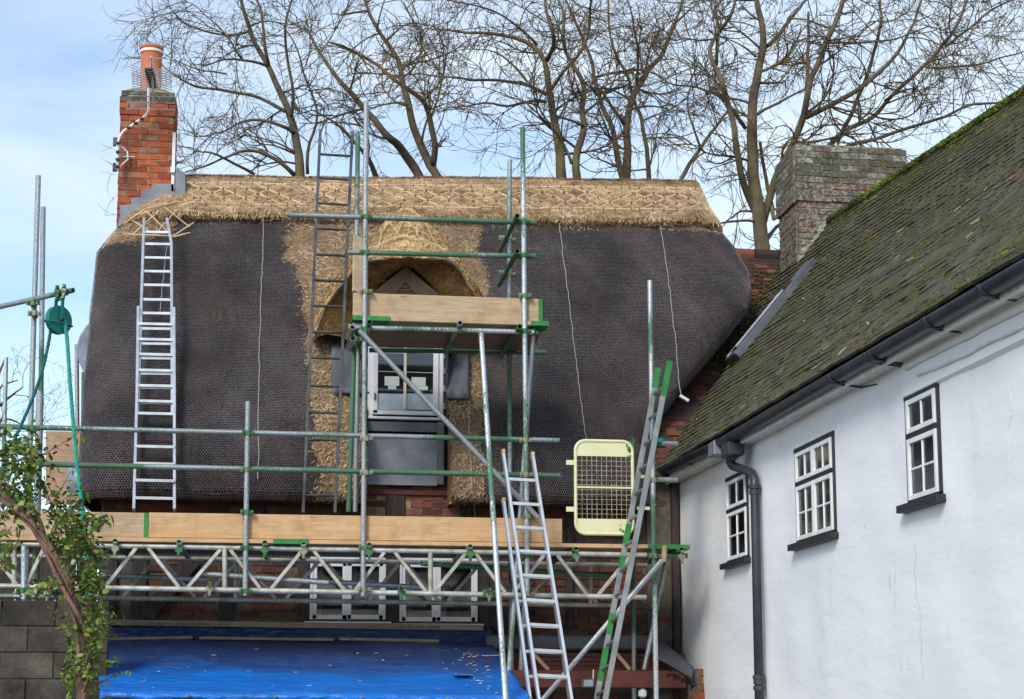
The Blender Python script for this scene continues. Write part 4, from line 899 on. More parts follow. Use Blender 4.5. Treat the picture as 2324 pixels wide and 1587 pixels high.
def rope(path, Ys, name, mat, label, r=.0075):
    pp = np.array([onY(u, v, y) for (u, v), y in zip(path, Ys)]); d = np.concatenate([[0], np.cumsum(np.linalg.norm(np.diff(pp, axis=0), axis=1))])
    n = int(d[-1]/.022); t = np.linspace(0, d[-1], n); c = np.stack([np.interp(t, d, pp[:, k]) for k in range(3)], 1)
    for _ in range(30): c[1:-1] = .25*c[:-2]+.5*c[1:-1]+.25*c[2:]
    b = MB()
    for s_ in range(3):
        an = t*2*math.pi/.11+s_*2*math.pi/3; b.tube(c+np.stack([np.cos(an), np.sin(an), 0*an], 1)*r*.95, r, 5)
    return solo(name, b, MT[mat], label, 'rope')
rope([(146, 728), (152, 760), (158, 860), (166, 960), (174, 1050), (184, 1130), (188, 1200), (196, 1280), (206, 1360), (222, 1440), (236, 1520), (246, 1600)], [14.9]*12, 'rope', 'rope', 'bright teal rope hanging from the right of the pulley down past the climbing plant', .0105)
rope([(118, 728), (112, 770), (100, 830), (82, 885), (60, 940), (38, 985), (20, 1030), (4, 1080), (-20, 1150)], [14.9]*9, 'rope', 'rope_dark', 'dark teal rope slanting from the left of the pulley down behind the leaves', .009)
# ================================================================== TARPAULIN ROOF
tp = thing('tarpaulin_roof', 'low lean-to roof covered by a bright blue tarpaulin held with battens', 'tarpaulin', (.5, 15.6, 0))
TL0, TR0 = onY(216, 1446, 16.75), onY(1112, 1456, 16.75); TL1, TR1 = onY(226, 1573, 14.2), onY(1203, 1583, 14.2)
nx_, ny_ = 110, 50; pts = []
for j in range(ny_):
    for i in range(nx_):
        t = j/(ny_-1); s_ = i/(nx_-1); p = (TL0*(1-s_)+TR0*s_)*(1-t)+(TL1*(1-s_)+TR1*s_)*t
        w_ = .034*math.sin(math.pi*min(t*1.1, 1)); q = Vector(p)
        p = p+np.array([0, 0, mn.noise(q*1.6)*w_*1.6+mn.noise(Vector((q.x*1.2, q.y*5, 0)))*.012+mn.noise(Vector((q.x*7, q.y*3, 4)))*.012*(1-t)+.016*abs(mn.noise(Vector((q.x*2.2+q.y*1.3, q.y*.8, 8))))]); pts.append(p)
pts += [TL1*(1-i/(nx_-1))+TR1*i/(nx_-1)+np.array([0, -.012+.006*math.sin(i*.9), -.045+.01*math.sin(i*.37)]) for i in range(nx_)]
b_ = MB(); b_.grid(pts, ny_+1, nx_); o = obj('blue_sheet', b_, MT['tarp'], tp, True); o.modifiers.new('thickness', 'SOLIDIFY').thickness = .003
pts = []
for j in range(14):
    for i in range(160):
        t = j/13; s_ = i/159; a = onY(205+910*s_, 1424+6*s_, 16.80); c = TL0*(1-s_)+TR0*s_; c = c*1.; 
        c = onY(205+910*s_, 1450+8*s_, 16.70)
        p = a*(1-t)+c*t; p = p+np.array([0, -.03*math.sin((s_*58+t*2.2)*1.9+mn.noise(Vector((s_*14, t, 0)))*5)*(.4+.6*t)*.5-.01, 0]); pts.append(p)
b_ = MB(); b_.grid(pts, 14, 160); o = obj('gathered_edge', b_, MT['tarp'], tp, True)
def bat(u0, v0, u1, v1, Y, h, label=None): b = MB(); b.bar(onY(u0, v0, Y), onY(u1, v1, Y), .03, h, (0, 0, 1)); return bevel(obj('batten', b, MT['batten'], tp), .003)
bt = bat(200, 1412, 1097, 1425, 16.72, .055); bat(205, 1451, 437, 1447, 16.60, .028); bat(452, 1448, 757, 1452, 16.60, .028); bat(770, 1450, 996, 1455, 16.60, .030)
for txt, u, v in (('BHK 25X38 WPCA TU4AH', 912, 1423), ('BHK 25X38 WPCA TU4AH', 432, 1416)):
    c = bpy.data.curves.new('stamp', 'FONT'); c.body = txt; c.size = .052; c.align_x = 'CENTER'; c.align_y = 'CENTER'; c.extrude = .0005
    to = bpy.data.objects.new('tmp', c); SC.collection.objects.link(to); dg = bpy.context.evaluated_depsgraph_get(); me = bpy.data.meshes.new_from_object(to.evaluated_get(dg)); bpy.data.objects.remove(to)
    me.name = 'stamped_lettering'; me.materials.clear(); me.materials.append(MT['twine']); o = inst('stamped_lettering', me, bt, onY(u, v, 16.7025), (R(90), R(180), 0)); o.scale = (1.25, .75, 1)
b_ = MB(); b_.bar(TL1+np.array([0, .03, -.075]), TR1+np.array([0, .03, -.075]), .03, .06, (0, 0, 1)); obj('front_rail', b_, MT['gutter'], tp)
for k in range(5):
    b_ = MB(); b_.tube([TL1*(1-s2)+TR1*s2+np.array([0, .0, -.02]) for s2 in ()]+[TL1+(TR1-TL1)*(.2+.2*k)+np.array([0, -.02, -.01]), TL1+(TR1-TL1)*(.2+.2*k)+np.array([0, -.04, -.012])], .014, 8); obj('clip', b_, MT['steel_grey'], tp)
for X in (-1.6, .4, 2.2): b_ = MB(); b_.box((X, 14.35, .78), (.09, .09, 1.56)); obj('post', b_, MT['beam'], tp)
random.seed(9); b_ = MB()
for k in range(75):
    if k < 45: u = random.gauss(1085, 40); s_, t = .91+random.gauss(0, .03), random.uniform(.2, .95)
    else: s_, t = random.random(), random.random()**.8
    p = (TL0*(1-s_)+TR0*s_)*(1-t)+(TL1*(1-s_)+TR1*s_)*t; a = random.uniform(-.8, .8); l = random.uniform(.008, .045) if k % 40 else .2
    b_.bar(p+np.array([0, 0, .022]), p+np.array([math.cos(a)*l, math.sin(a)*l, .024]), .005, .004)
obj('straw_litter', b_, MT['straw'], tp, kind='stuff')
b_ = MB(); p = TL0*.16+TR0*.84; p = p*.3+(TL1*.16+TR1*.84)*.7; b_.box(p+np.array([.1, 0, .028]), (.16, .12, .004)); obj('patch', b_, MT['lead'], tp)
# ================================================================== PORCH (right, behind the ladders)
po = thing('porch_roof', 'dark lead covered porch roof over a red painted beam in the corner by the white house', 'porch', (3.1, 16.2, 0))
b_ = MB(); win_bar(b_, 1105, 1440, 1492, 1476, 16.55, .3); bevel(obj('lead_roof', b_, MT['lead_dark'], po), .02)
b_ = MB()
for k in range(4): win_bar(b_, 1110, 1482+k*10, 1555-0*k, 1491+k*10, 16.45+k*.01, .02)
obj('red_boarding', b_, MT['redbeam'], po)
b_ = MB(); win_bar(b_, 1140, 1521, 1558, 1562, 15.75, .14); bevel(obj('red_beam', b_, MT['redbeam'], po), .008)
A0, A1, A2, A3 = onY(1488, 1450, 16.6), onY(1535, 1478, 16.6), onY(1578, 1513, 15.7), onY(1486, 1487, 15.7)
cor = [(1486, 1447, 16.7), (1500, 1452, 16.7), (1532, 1478, 16.6), (1577, 1515, 15.8), (1571, 1541, 15.7), (1540, 1522, 15.7), (1486, 1490, 15.9)]
b_ = MB(); b_.prism([onY(*c) for c in cor][::-1], (0, .25, .02)); bevel(obj('lead_slope', b_, MT['lead_dark'], po), .012)
b_ = MB(); random.seed(3)
for k in range(70): u = random.uniform(1520, 1578); v = 1525+(u-1520)*.45+random.uniform(-4, 8); p = onY(u, v, 15.62); b_.bar(p, p+np.array([random.uniform(-.05, .05), random.uniform(-.03, .03), random.uniform(-.06, .02)]), .007, .005)
obj('dry_debris', b_, MT['straw_old'], po, kind='stuff')
pp = obj('brick_pier', (lambda b: (win_bar(b, 1560, 1520, 1596, 1760, 15.85, .3), b)[-1])(MB()), MT['mortar_old'], po)
a_, c_ = onY(1562, 1600, 15.85)[0], onY(1597, 1600, 15.85)[0]; ztp = onY(1580, 1517, 15.85)[2]
bricks(pp, MT['brick_red'], a_, c_+.03, ztp-.9, ztp, 15.87)
for k, (a, c) in enumerate(((1205, 1245), (1395, 1430))): b_ = MB(); b_.bar(onY(a, 1478, 16.35), onY(c, 1520, 16.2), .02, .03); obj('prop_stick', b_, MT['board_old'], po)
fd = thing('floodlight', 'small grey floodlight fixed below the red beam between the ladders', 'floodlight', tuple(onY(1334, 1560, 15.65)))
b_ = MB(); win_bar(b_, 1322, 1541, 1349, 1561, 15.62, .08); bevel(obj('housing', b_, MT['lead'], fd), .008)
b_ = MB(); win_bar(b_, 1325, 1544, 1346, 1558, 15.612, .006); obj('lens', b_, MT['film'], fd); b_ = MB(); b_.tube([onY(1346, 1541, 15.66), onY(1347, 1520, 15.68)], .006, 5); obj('cable', b_, MT['white_plastic'], fd)
lp = thing('porch_lamp', 'little cream bulkhead lamp hanging under the right end of the red beam', 'lamp', tuple(onY(1458, 1582, 15.8)))
b_ = MB(); b_.tube([onY(1458, 1562, 15.8), onY(1458, 1566, 15.8), onY(1458, 1569, 15.8), onY(1458, 1580, 15.8), onY(1458, 1584, 15.8)], [.012, .03, .042, .04, .02], 12); obj('shade', b_, MT['render_trim'], lp)
# ================================================================== BLOCK WALL, HOARDING
bw = thing('block_wall', 'dark stained concrete block wall at the lower left', 'wall', (-3, 14.9, 0))
bz = float(onY(100, 1362, 14.8)[2]); bx1 = float(onY(246, 1400, 14.8)[0])
b_ = MB(); b_.box((bx1-1.96, 14.885, bz/2-.03), (3.9, .105, bz-.08)); obj('mortar', b_, MT['block'], bw)
random.seed(4); bm = []
for k in range(3):
    b_ = MB(); b_.box((0, 0, 0), (.44, .14, .215)); m2 = mesh('concrete_block', b_); m2.materials.append(MT['block']); bm.append(m2)
for r in range(11):
    z = bz-.112-.225*r
    if z < .05: break
    for k in range(9):
        x = bx1-.22-.45*k-(.225 if r % 2 else 0)
        if r % 2 and k == 0:
            b_ = MB(); b_.box((0, 0, 0), (.215, .14, .215)); m2 = mesh('concrete_block', b_); m2.materials.append(MT['block']); inst('concrete_block', m2, bw, (bx1-.11, 14.89, z))
        bevel(inst('concrete_block', bm[k % 3], bw, (x, 14.89+random.uniform(-.004, .004), z), (random.gauss(0, .004), random.gauss(0, .004), random.gauss(0, .004))), .006)
hd = thing('timber_hoarding', 'pinkish overlapping timber boards seen beyond the left corner of the thatch', 'hoarding', (-2.9, 18.5, 0))
for k in range(6):
    v = 994+k*27; b_ = MB(); p, q = onY(104, v, 18.6), onY(205, v+2, 18.6); zc = p[2]; b_.bar((p[0], 18.6, zc), (-1.85, 18.6, zc), .022, .15, (0, -.14, 1)); bevel(obj('plank', b_, MT['clad'], hd), .004)
sh = thing('dark_infill', 'low dark timber outbuilding added to fill the dark gap behind the block wall at the left edge', 'infill', (-3.6, 17.6, 0))  # made-up dark boards, added to fill the dark area behind the block wall
for k in range(20): b_ = MB(); b_.box((-1.95-.2*k, 17.6+random.uniform(-.006, .006), 1.6), (.19, .03, 3.2)); obj('plank', b_, MT['beam'], sh)
b_ = MB(); b_.box((-3.9, 18.4, 3.22), (4.1, 1.7, .06)); obj('roof', b_, MT['beam'], sh)
def sheet(name, quad, Y, label, cat):
    c = [onY(u, v, y) for (u, v), y in zip(quad, Y)]; pts = []
    for j in range(14):
        for i in range(12):
            s_, t = i/11, j/13; p = (c[0]*(1-s_)+c[1]*s_)*(1-t)+(c[3]*(1-s_)+c[2]*s_)*t; q = Vector(p)
            pts.append(p+np.array([0, mn.noise(q*3)*.16-.12*math.sin(math.pi*s_), 0]))
    b = MB(); b.grid(pts, 14, 12); o = solo(name, b, MT['poly'], label, cat, smooth=True); o.modifiers.new('thickness', 'SOLIDIFY').thickness = .004
sheet('plastic_sheet', [(158, 1048), (196, 1050), (206, 1130), (150, 1128)], [17.3, 17.3, 17.3, 17.3], 'crumpled grey plastic sheet tucked under the lower left corner of the thatch', 'plastic sheet')
bl = [(198, 735), (181, 760), (172, 790), (176, 815), (186, 838), (200, 862), (206, 860), (206, 740)]
b_ = MB(); b_.prism([onY(u, v, 18.1) for u, v in bl], (0, .5, 0)); bevel(solo('lead_bulge', b_, MT['poly'], 'smooth grey lead bulge poking out past the left edge of the thatch', 'lead cover'), .03, 3)
# ================================================================== WHITE HOUSE
wh = thing('white_house', 'long white rendered house with a mossy tiled roof, black gutter and three small casement windows', 'house', (6.5, 12, 0))
WX = 4.11; ZT = 3.9
def xr_(u, v, X=WX): return onX(u, v, X)
class Win: pass
wins = []
for (ul, vt, ur, vb, vm, ncol, lab) in ((1649, 1087, 1698, 1281, 1165, 1, 'narrow window half hidden by the downpipe'), (1805, 1020.6, 1894, 1237, 1104, 2, 'wide window with two pairs of casements'), (2055, 900, 2131.5, 1149, 997, 1, 'nearest window close under the eaves')):
    w = Win(); w.y1 = xr_(ul, vt)[1]; w.y0 = xr_(ur, vt-20)[1]; w.zt = xr_(ul, vt)[2]; w.zb = xr_(ul, vb)[2]; w.zm = xr_(ul, vm)[2]; w.n = ncol; w.lab = lab; wins.append(w)
    w.y0 = xr_(ur, {1649: 1068, 1805: 983, 2055: 867}[ul])[1]
ys = np.unique(np.concatenate([np.arange(4.5, 17.06, .12), *[[w.y0, w.y1] for w in wins]])); zs = np.unique(np.concatenate([np.arange(0, ZT+.01, .13), *[[w.zt, w.zb] for w in wins]]))
def wd(y, z):
    q = Vector((0, y, z)); return mn.noise(q*.55)*.035+mn.noise(q*1.7)*.014+mn.noise(Vector((0, y*3, z*2.1)))*.004
VV = []; FF_ = []
for y in ys:
    for z in zs:
        near = min(max(w.y0-y, y-w.y1, w.zb-z, z-w.zt) for w in wins); VV.append((WX-wd(y, z)*min(max(near, 0)/.3, 1)-(.0), y, z))
nzs = len(zs)
for i in range(len(ys)-1):
    for j in range(nzs-1):
        cy, cz = (ys[i]+ys[i+1])/2, (zs[j]+zs[j+1])/2
        if any(w.y0 < cy < w.y1 and w.zb < cz < w.zt for w in wins): continue
        FF_.append((i*nzs+j, i*nzs+j+1, (i+1)*nzs+j+1, (i+1)*nzs+j))
b_ = MB(); b_.add(VV, FF_); obj('wall', b_, MT['wall'], wh, True)
b_ = MB(); b_.box((6.5, 4.4, 2), (4.9, .2, 4)); b_.box((8.9, 11, 2), (.2, 13, 4)); b_.box((6.5, 17.3, 2), (4.7, .2, 4)); b_.box((6.6, 11, 3.8), (4.8, 12.6, .05)); obj('rear_walls', b_, MT['render_trim'], wh)
def xb(y0, y1, z0, z1, x0, x1, b): b.box(((x0+x1)/2, (y0+y1)/2, (z0+z1)/2), (abs(x1-x0), abs(y1-y0), abs(z1-z0)))
def xpart(name, mat, parent, *rs_, **k):
    b = MB(); [xb(*r, b) for r in rs_]; return bevel(obj(name, b, mat, parent, **k), .003)
for w in wins:
    y0, y1, zb, zm, zt_ = w.y0, w.y1, w.zb, w.zm, w.zt; f = .042; X0, X1 = WX-.012, WX+.12
    wf = xpart('window', MT['black_paint'], wh, (y0, y0+f, zb, zt_, X0, X1), (y1-f, y1, zb, zt_, X0, X1), (y0, y1, zt_-f, zt_, X0-.004, X1), (y0, y1, zb, zb+.02, X0, X1), (y0+f, y1-f, zm-.018, zm+.018, X0-.002, X1), label=w.lab)
    xpart('sill', MT['black_paint'], wf, (y0-.03, y1+.08, zb-.050, zb, WX-.062, WX+.05))
    n = w.n; wy = (y1-f-y0-f)/n
    for c in range(n):
        a, b2 = y0+f+wy*c+.002, y0+f+wy*(c+1)-.002
        for lo, hi, rows_ in ((zb+.02, zm-.018, 2), (zm+.018, zt_-f, 1)):
            s_ = .034; xpart('casement', MT['white_wood'], wf, (a, a+s_, lo, hi, X0-.012, X0+.03), (b2-s_, b2, lo, hi, X0-.012, X0+.03), (a+s_, b2-s_, lo, lo+s_, X0-.010, X0+.03), (a+s_, b2-s_, hi-s_, hi, X0-.010, X0+.03))
            m_ = (a+b2)/2; bars = [(m_-.008, m_+.008, lo+s_, hi-s_, X0-.004, X0+.02)]
            if rows_ == 2: bars.append((a+s_, b2-s_, (lo+hi)/2-.008, (lo+hi)/2+.008, X0-.002, X0+.02))
            xpart('glazing_bar', MT['white_wood'], wf, *bars)
            for (pa, pb_) in ((a+s_, m_-.008), (m_+.008, b2-s_)):
                for r_ in range(rows_):
                    z0, z1 = lo+s_+(hi-lo-2*s_)*r_/rows_, lo+s_+(hi-lo-2*s_)*(r_+1)/rows_
                    p_ = xpart('pane', MT['glass'], wf, (pa, pb_, z0+.004, z1-.004, X0+.006, X0+.010)); p_.modifiers.clear()
    pts = []
    for j in range(2):
        for i in range(60): t = i/59; pts.append((WX+.07+.015*math.sin(t*46+math.sin(t*9)*2), y0+(y1-y0)*t, zb+.02+(zt_-zb-.03)*j))
    b_ = MB(); b_.grid(pts, 2, 60); obj('net_curtain', b_, MT['curtain'], wf, True)
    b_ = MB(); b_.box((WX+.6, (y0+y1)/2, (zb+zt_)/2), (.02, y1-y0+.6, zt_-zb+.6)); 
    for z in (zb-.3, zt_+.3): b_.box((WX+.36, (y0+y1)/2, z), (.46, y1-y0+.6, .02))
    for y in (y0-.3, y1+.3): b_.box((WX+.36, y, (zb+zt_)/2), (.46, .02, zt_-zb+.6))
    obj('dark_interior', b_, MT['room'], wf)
# eaves: soffit, fascia, mouldings
b_ = MB(); b_.bar((4.06, 4.5, 3.86), (4.06, 17.05, 3.90), .11, .05, (0, 0, 1)); b_.bar((3.99, 4.5, 3.885), (3.99, 17.05, 3.935), .03, .14, (0, 0, 1)); bevel(obj('soffit', b_, MT['render_trim'], wh), .01)
def mould(pts, r, x): 
    P_ = []
    for i in range(len(pts)-1):
        for t in np.linspace(0, 1, 10)[:-1]:
            u = pts[i][0]+(pts[i+1][0]-pts[i][0])*t; v = pts[i][1]+(pts[i+1][1]-pts[i][1])*t; q = onX(u, v, x); P_.append(q+np.array([0, 0, mn.noise(Vector(q)*4)*.012]))
    P_.append(onX(*pts[-1], x)); b = MB(); b.tube(P_, [r*(1+.25*mn.noise(Vector(p)*6)) for p in P_], 8); return obj('plaster_moulding', b, MT['render_trim'], wh, True)
mould([(2330, 698), (2190, 768), (2057, 838)], .013, WX-.028); mould([(2330, 736), (2200, 800), (2118, 838), (2085, 852)], .013, WX-.026); mould([(2330, 676), (2190, 744), (2052, 822)], .013, WX-.028)
b_ = MB(); ya, yb_ = 4.5, float(onX(2054, 850, WX)[1]); b_.prism([(WX-.022, ya, 3.90), (WX-.022, ya, 3.62), (WX+.02, ya, 3.585), (WX+.02, ya, 3.90)], (0, yb_-ya, 0)); obj('plaster_cornice', b_, MT['wall'], wh)
# gutter
def gutter(ya, za, yb, zb_, r=.060, x=3.925):
    pts = []
    for k in range(25):
        t = k/24
        for j in range(13):
            a = math.pi+math.pi*j/12; pts.append((x+r*math.cos(a), ya+(yb-ya)*t, za+(zb_-za)*t+r*math.sin(a)*1.02+.02))
    b = MB(); b.grid(pts, 25, 13); o = obj('gutter', b, MT['gutter'], wh, True); o.modifiers.new('thickness', 'SOLIDIFY').thickness = .006; return o
gutter(4.6, 3.90, 14.45, 3.925); gutter(14.55, 3.93, 17.12, 4.01)
for u, v in ((1985, 818), (1993, 812), (2247, 672), (1560, 1060), (1900, 868), (2120, 742)):
    p = onX(u, v, 3.925); z = 3.91 if p[1] < 14.5 else 3.97; pts = []
    for k in range(2):
        for j in range(13): a = math.pi+math.pi*j/12; pts.append((3.925+.068*math.cos(a), p[1]+(.035 if k else -.035), z+.068*math.sin(a)+.02))
    b_ = MB(); b_.grid(pts, 2, 13); o = obj('gutter_joint', b_, MT['gutter'], wh, True); o.modifiers.new('thickness', 'SOLIDIFY').thickness = .006
    b_ = MB(); b_.bar((3.93, p[1], z-.05), (4.10, p[1]-.02, z-.07), .018, .012); b_.bar((4.10, p[1]-.02, z-.07), (4.11, p[1]-.3, z-.1), .010, .010); obj('gutter_bracket', b_, MT['gutter'], wh)
dpx = 4.045; pth = [onX(1656, 1036, 3.96), onX(1656, 1046, 3.96), onX(1662, 1057, 3.98), onX(1690, 1067, 4.02), onX(1706, 1074, dpx), onX(1712, 1088, dpx), onX(1713, 1110, dpx)]
yb0 = pth[-1][1]; b_ = MB(); b_.tube(pth+[(dpx, yb0+.0, 3.0), (dpx, yb0, .05)], .040, 16); obj('downpipe', b_, MT['gutter'], wh, True)
for z, r in ((pth[-1][2]+.02, .052), (pth[-1][2]-.03, .048), (1.83, .052), (1.79, .048), (1.74, .05), (3.4-1.0, .0)):
    if r: b_ = MB(); b_.tube([(dpx, yb0, z-.018), (dpx, yb0, z+.018)], r, 16); obj('pipe_collar', b_, MT['gutter'], wh)
hp = onX(1662, 1022, 3.94); b_ = MB(); b_.box(hp+np.array([0, -.02, 0]), (.15, .24, .12)); b_.tube([hp+np.array([0, 0, -.05]), pth[0]], .05, 12); bevel(obj('rainwater_hopper', b_, MT['gutter'], wh), .01)
b_ = MB(); q = onX(1633, 1020, 3.93); b_.box(q, (.16, .22, .14)); bevel(obj('lead_outlet', b_, MT['lead'], wh), .012)
for path in ([(2066, 1165), (2064, 1200), (2073, 1265), (2071, 1330), (2078, 1380), (2082, 1470), (2088, 1560)], [(2280, 870), (2292, 930), (2276, 990), (2280, 1060), (2286, 1120)], [(2072, 1372), (2060, 1395)], [(1900, 1212), (1918, 1214)], [(1850, 1262), (1895, 1246), (1945, 1240)], [(2290, 1340), (2312, 1372), (2316, 1450)], [(1700, 1330), (1703, 1400)]):
    P_ = []
    for i in range(len(path)-1):
        for t in np.linspace(0, 1, 7)[:-1]: P_.append(onX(path[i][0]+(path[i+1][0]-path[i][0])*t+random.gauss(0, 1.6), path[i][1]+(path[i+1][1]-path[i][1])*t, WX-.012))
    P_ = [np.array([WX-wd(p[1], p[2])-.0005, p[1], p[2]]) for p in P_]; b_ = MB(); b_.tube(P_, .0010, 4); obj('crack', b_, MT['render_trim' if len(P_) < 26 else 'lead'], wh)
# ---- main roof: bilinear slope; tiles one by one
EX, RX = 3.90, 6.5
zr_ = lambda Y: 6.96+.07*(Y-13.46)
ze_ = lambda Y: 4.01-.004*(17-Y)
def RS(X, Y): t = (X-EX)/(RX-EX); return ze_(Y)*(1-t)+zr_(Y)*t-.05*math.sin(math.pi*min(max(t, 0), 1))*.6
vy = lambda X: 17.04+1.266*(X-EX)+.5*math.sin(math.pi*min(max((X-EX)/2.1, 0), 1))
b_ = MB(); pts = []
for i in range(25):
    X = EX+(RX-EX)*i/24
    for j in range(50): Y = 4.5+(min(vy(X), 19.9)-4.5)*j/49; pts.append((X, Y, RS(X, Y)-.02))
b_.grid(pts, 25, 50); roof = obj('roof', b_, MT['tile'], wh)
b_ = MB(); b_.add([(RX, 4.5, zr_(4.5)), (RX, 19.5, zr_(18.5)), (9.1, 19.5, 4), (9.1, 4.5, 3.6)], [(0, 3, 2, 1)]); b_.add([(EX+.1, 4.5, 3.9), (RX, 4.5, zr_(4.5)), (9.0, 4.5, 3.7)], [(0, 2, 1)]); obj('rear_roof_slope', b_, MT['tile'], wh)
sv = nz((RX-EX, 0, 3.15)); nv = nz(np.cross((0, 1, 0), sv)); nv = nv if nv[2] > 0 else -nv
SLN = math.hypot(RX-EX, 3.15); NCR = 41; TW, TL, TT = .165, .165, .022
tile_me = []
for k in range(4):
    b = MB(); b.box((0, 0, 0), (TL, TW, TT)); m2 = mesh('roof_tile', b); m2.materials.append(MT['tile'])
    for vtx in m2.vertices: vtx.co += Vector((random.uniform(-.003, .003), random.uniform(-.002, .002), random.uniform(-.002, .002)+(.006 if abs(vtx.co.y) > .05 and k == 1 else 0)))
    tile_me.append(m2)
cand = []
for r in range(NCR):
    t = (r+.5)/NCR; X = EX+(RX-EX)*t; y = vy(X)-(.0 if r % 2 else .083)
    while y > 6.3:
        cand.append((r, X, y)); y -= TW+.002
random.seed(21); sw = lambda y, r: .012*mn.noise(Vector((y*1.3, r*.35, 0)))+.014*mn.noise(Vector((y*.45, r*.16, 7)))
parts_, rest = [], []
for c in cand:
    r, X, y = c; (parts_ if (r < 9 and 8.6 < y < 12.4) else rest).append(c)
parts_ = parts_[:170]+[]; rest = [c for c in cand if c not in set(parts_)]
Mb = np.array([sv, (0, 1, 0), nv]).T
def tframe(r, X, y):
    z = RS(X, y); a = math.radians(-5.5+random.gauss(0, .4)); yaw = random.gauss(0, .005); 
    s2 = sv*math.cos(a)+nv*math.sin(a); n2 = -sv*math.sin(a)+nv*math.cos(a); w2 = np.array([0, 1, 0])+s2*yaw; M = np.array([s2, w2, n2]).T
    c = np.array([X, y, z])+nv*(.012+abs(random.gauss(0, .003))+sw(y, r))+sv*random.gauss(0, .0018); return M, c
st = MB()
for c in rest: M, p = tframe(*c); st.box(p, (TL, TW*random.uniform(.96, .995), TT*random.uniform(.95, 1.12)), M)
obj('roof_tiles', st, MT['tile'], roof, kind='stuff')
for c in parts_:
    M, p = tframe(*c); o = inst('roof_tile', random.choice(tile_me), roof, p); o.rotation_euler = Matrix([list(x) for x in M]).to_euler()
# moss cushions
IC = []
_g = (1+5**.5)/2
for a, b2 in ((-1, _g), (1, _g), (-1, -_g), (1, -_g)): IC += [(a, b2, 0), (0, a, b2), (b2, 0, a)]
IC = np.array(IC, float); IC /= np.linalg.norm(IC[0]); IF = []
for i in range(12):
    for j in range(i+1, 12):
        for k in range(j+1, 12):
            a_, b2, c_ = IC[i], IC[j], IC[k]
            if max(np.linalg.norm(a_-b2), np.linalg.norm(b2-c_), np.linalg.norm(a_-c_)) < 1.1: IF.append((i, j, k) if np.dot(np.cross(b2-a_, c_-a_), a_) > 0 else (i, k, j))
IF = np.array(IF)
def blobs(name, C, S, M, mat, parent):
    C = np.array(C); S = np.array(S); n = len(C); Q = rng.uniform(.7, 1.25, (n, 12, 1))*IC[None]*S[:, None, :]
    V_ = (Q@np.array(M).T+C[:, None, :]).reshape(-1, 3); F_ = (IF[None]+12*np.arange(n)[:, None, None]).reshape(-1, 3)
    return obj(name, (V_, F_), mat, parent, smooth=True, kind='stuff')
C, S = [], []
for _ in range(60000):
    r = random.randrange(NCR); t = (r+.02+abs(random.gauss(0, .12)))/NCR; X = EX+(RX-EX)*t; top = vy(X); Y = random.uniform(6.5, top)
    q = mn.noise(Vector((X*1.4, Y*.9, 1)))+.6*mn.noise(Vector((X*4, Y*3, 5))); d = .05+.8*max(q-.2, 0)**1.2+max(t-.84, 0)*8+(.15 if Y > top-.25 and t > .25 else 0)+(.06 if t > .5 else 0)
    if random.random() > d: continue
    p = np.array([X, Y, RS(X, Y)])+nv*(.022+sw(Y, r)); e = random.uniform(.5, 1)*(1.0+.9*(random.random() < .06)+.5*(t > .93)); C.append(p); S.append((.014*e, .030*e, .010*e))
blobs('moss', C, S, Mb, MT['moss'], roof)
C, S = [], []
for _ in range(15000):
    r = random.randrange(NCR); t = (r+.02+abs(random.gauss(0, .16)))/NCR; X = EX+(RX-EX)*min(t, .999); Y = random.uniform(7.2, vy(X))
    if mn.noise(Vector((X*1.1, Y*.8, 9)))+.5*mn.noise(Vector((X*5, Y*4, 2))) < -.12: continue
    p = np.array([X, Y, RS(X, Y)])+nv*(.024+sw(Y, r)); e = random.uniform(.5, 1.1); C.append(p); S.append((.013*e, .034*e, .009*e))
blobs('moss', C, S, Mb, MT['moss_dark'], roof)
b_ = MB(); random.seed(8)
for k in range(28):
    X = random.uniform(EX+.05, EX+1.7); Y = random.uniform(9, min(17, vy(X))); p = np.array([X, Y, RS(X, Y)])+nv*.045; a = random.gauss(0, .35); d = np.array([0, 1, 0])*math.cos(a)+sv*math.sin(a); l = random.uniform(.03, .16)*(2 if k % 17 == 0 else 1)
    b_.bar(p, p+d*l, .008, .004, tuple(nv))
obj('fallen_reeds', b_, MT['straw'], roof, kind='stuff')
y = 6.4
while y < 18.6: b_ = MB(); b_.tube([(RX, y, zr_(y)-.02), (RX, y+.29, zr_(y+.29)-.02)], [.085+random.uniform(0, .01), .085], 10); obj('ridge_tile', b_, MT['tile'], roof); y += .30
C, S = [], []
for _ in range(5000): Y = random.uniform(6.5, 18.6); a = random.uniform(-.3, 1.6); e = random.uniform(.35, .75); C.append((RX-.09*math.sin(a), Y, zr_(Y)-.02+.09*math.cos(a))); S.append((.03*e, .04*e, .018*e))
blobs('moss', C, S, np.eye(3), MT['moss'], roof)
# roof window low in the corner
def onR(u, v): return onPl(u, v, (EX, 16, RS(EX, 16)), nv)
p0 = onR(1664, 834)+nv*.05; up_ = sv; L_ = 1.45
rw = obj('roof_window', (lambda b: (b.box(p0+up_*L_/2-np.array([0, .20, 0])+nv*.03, (L_, .40, .09), Mb), b)[-1])(MB()), MT['lead_dark'], wh); bevel(rw, .008)
b_ = MB(); b_.box(p0+up_*L_*.42-np.array([0, .18, 0])+nv*.078, (L_*.70, .28, .012), Mb); obj('pane', b_, MT['glass_dark'], rw)
b_ = MB(); b_.box(p0+up_*L_*.36+np.array([0, .005, 0])+nv*.06, (L_*.66, .05, .05), Mb); b_.box(p0+up_*L_*.40-np.array([0, .17, 0])+nv*.088, (L_*.6, .012, .012), Mb); bevel(obj('metal_edge', b_, MT['alu'], rw), .004)
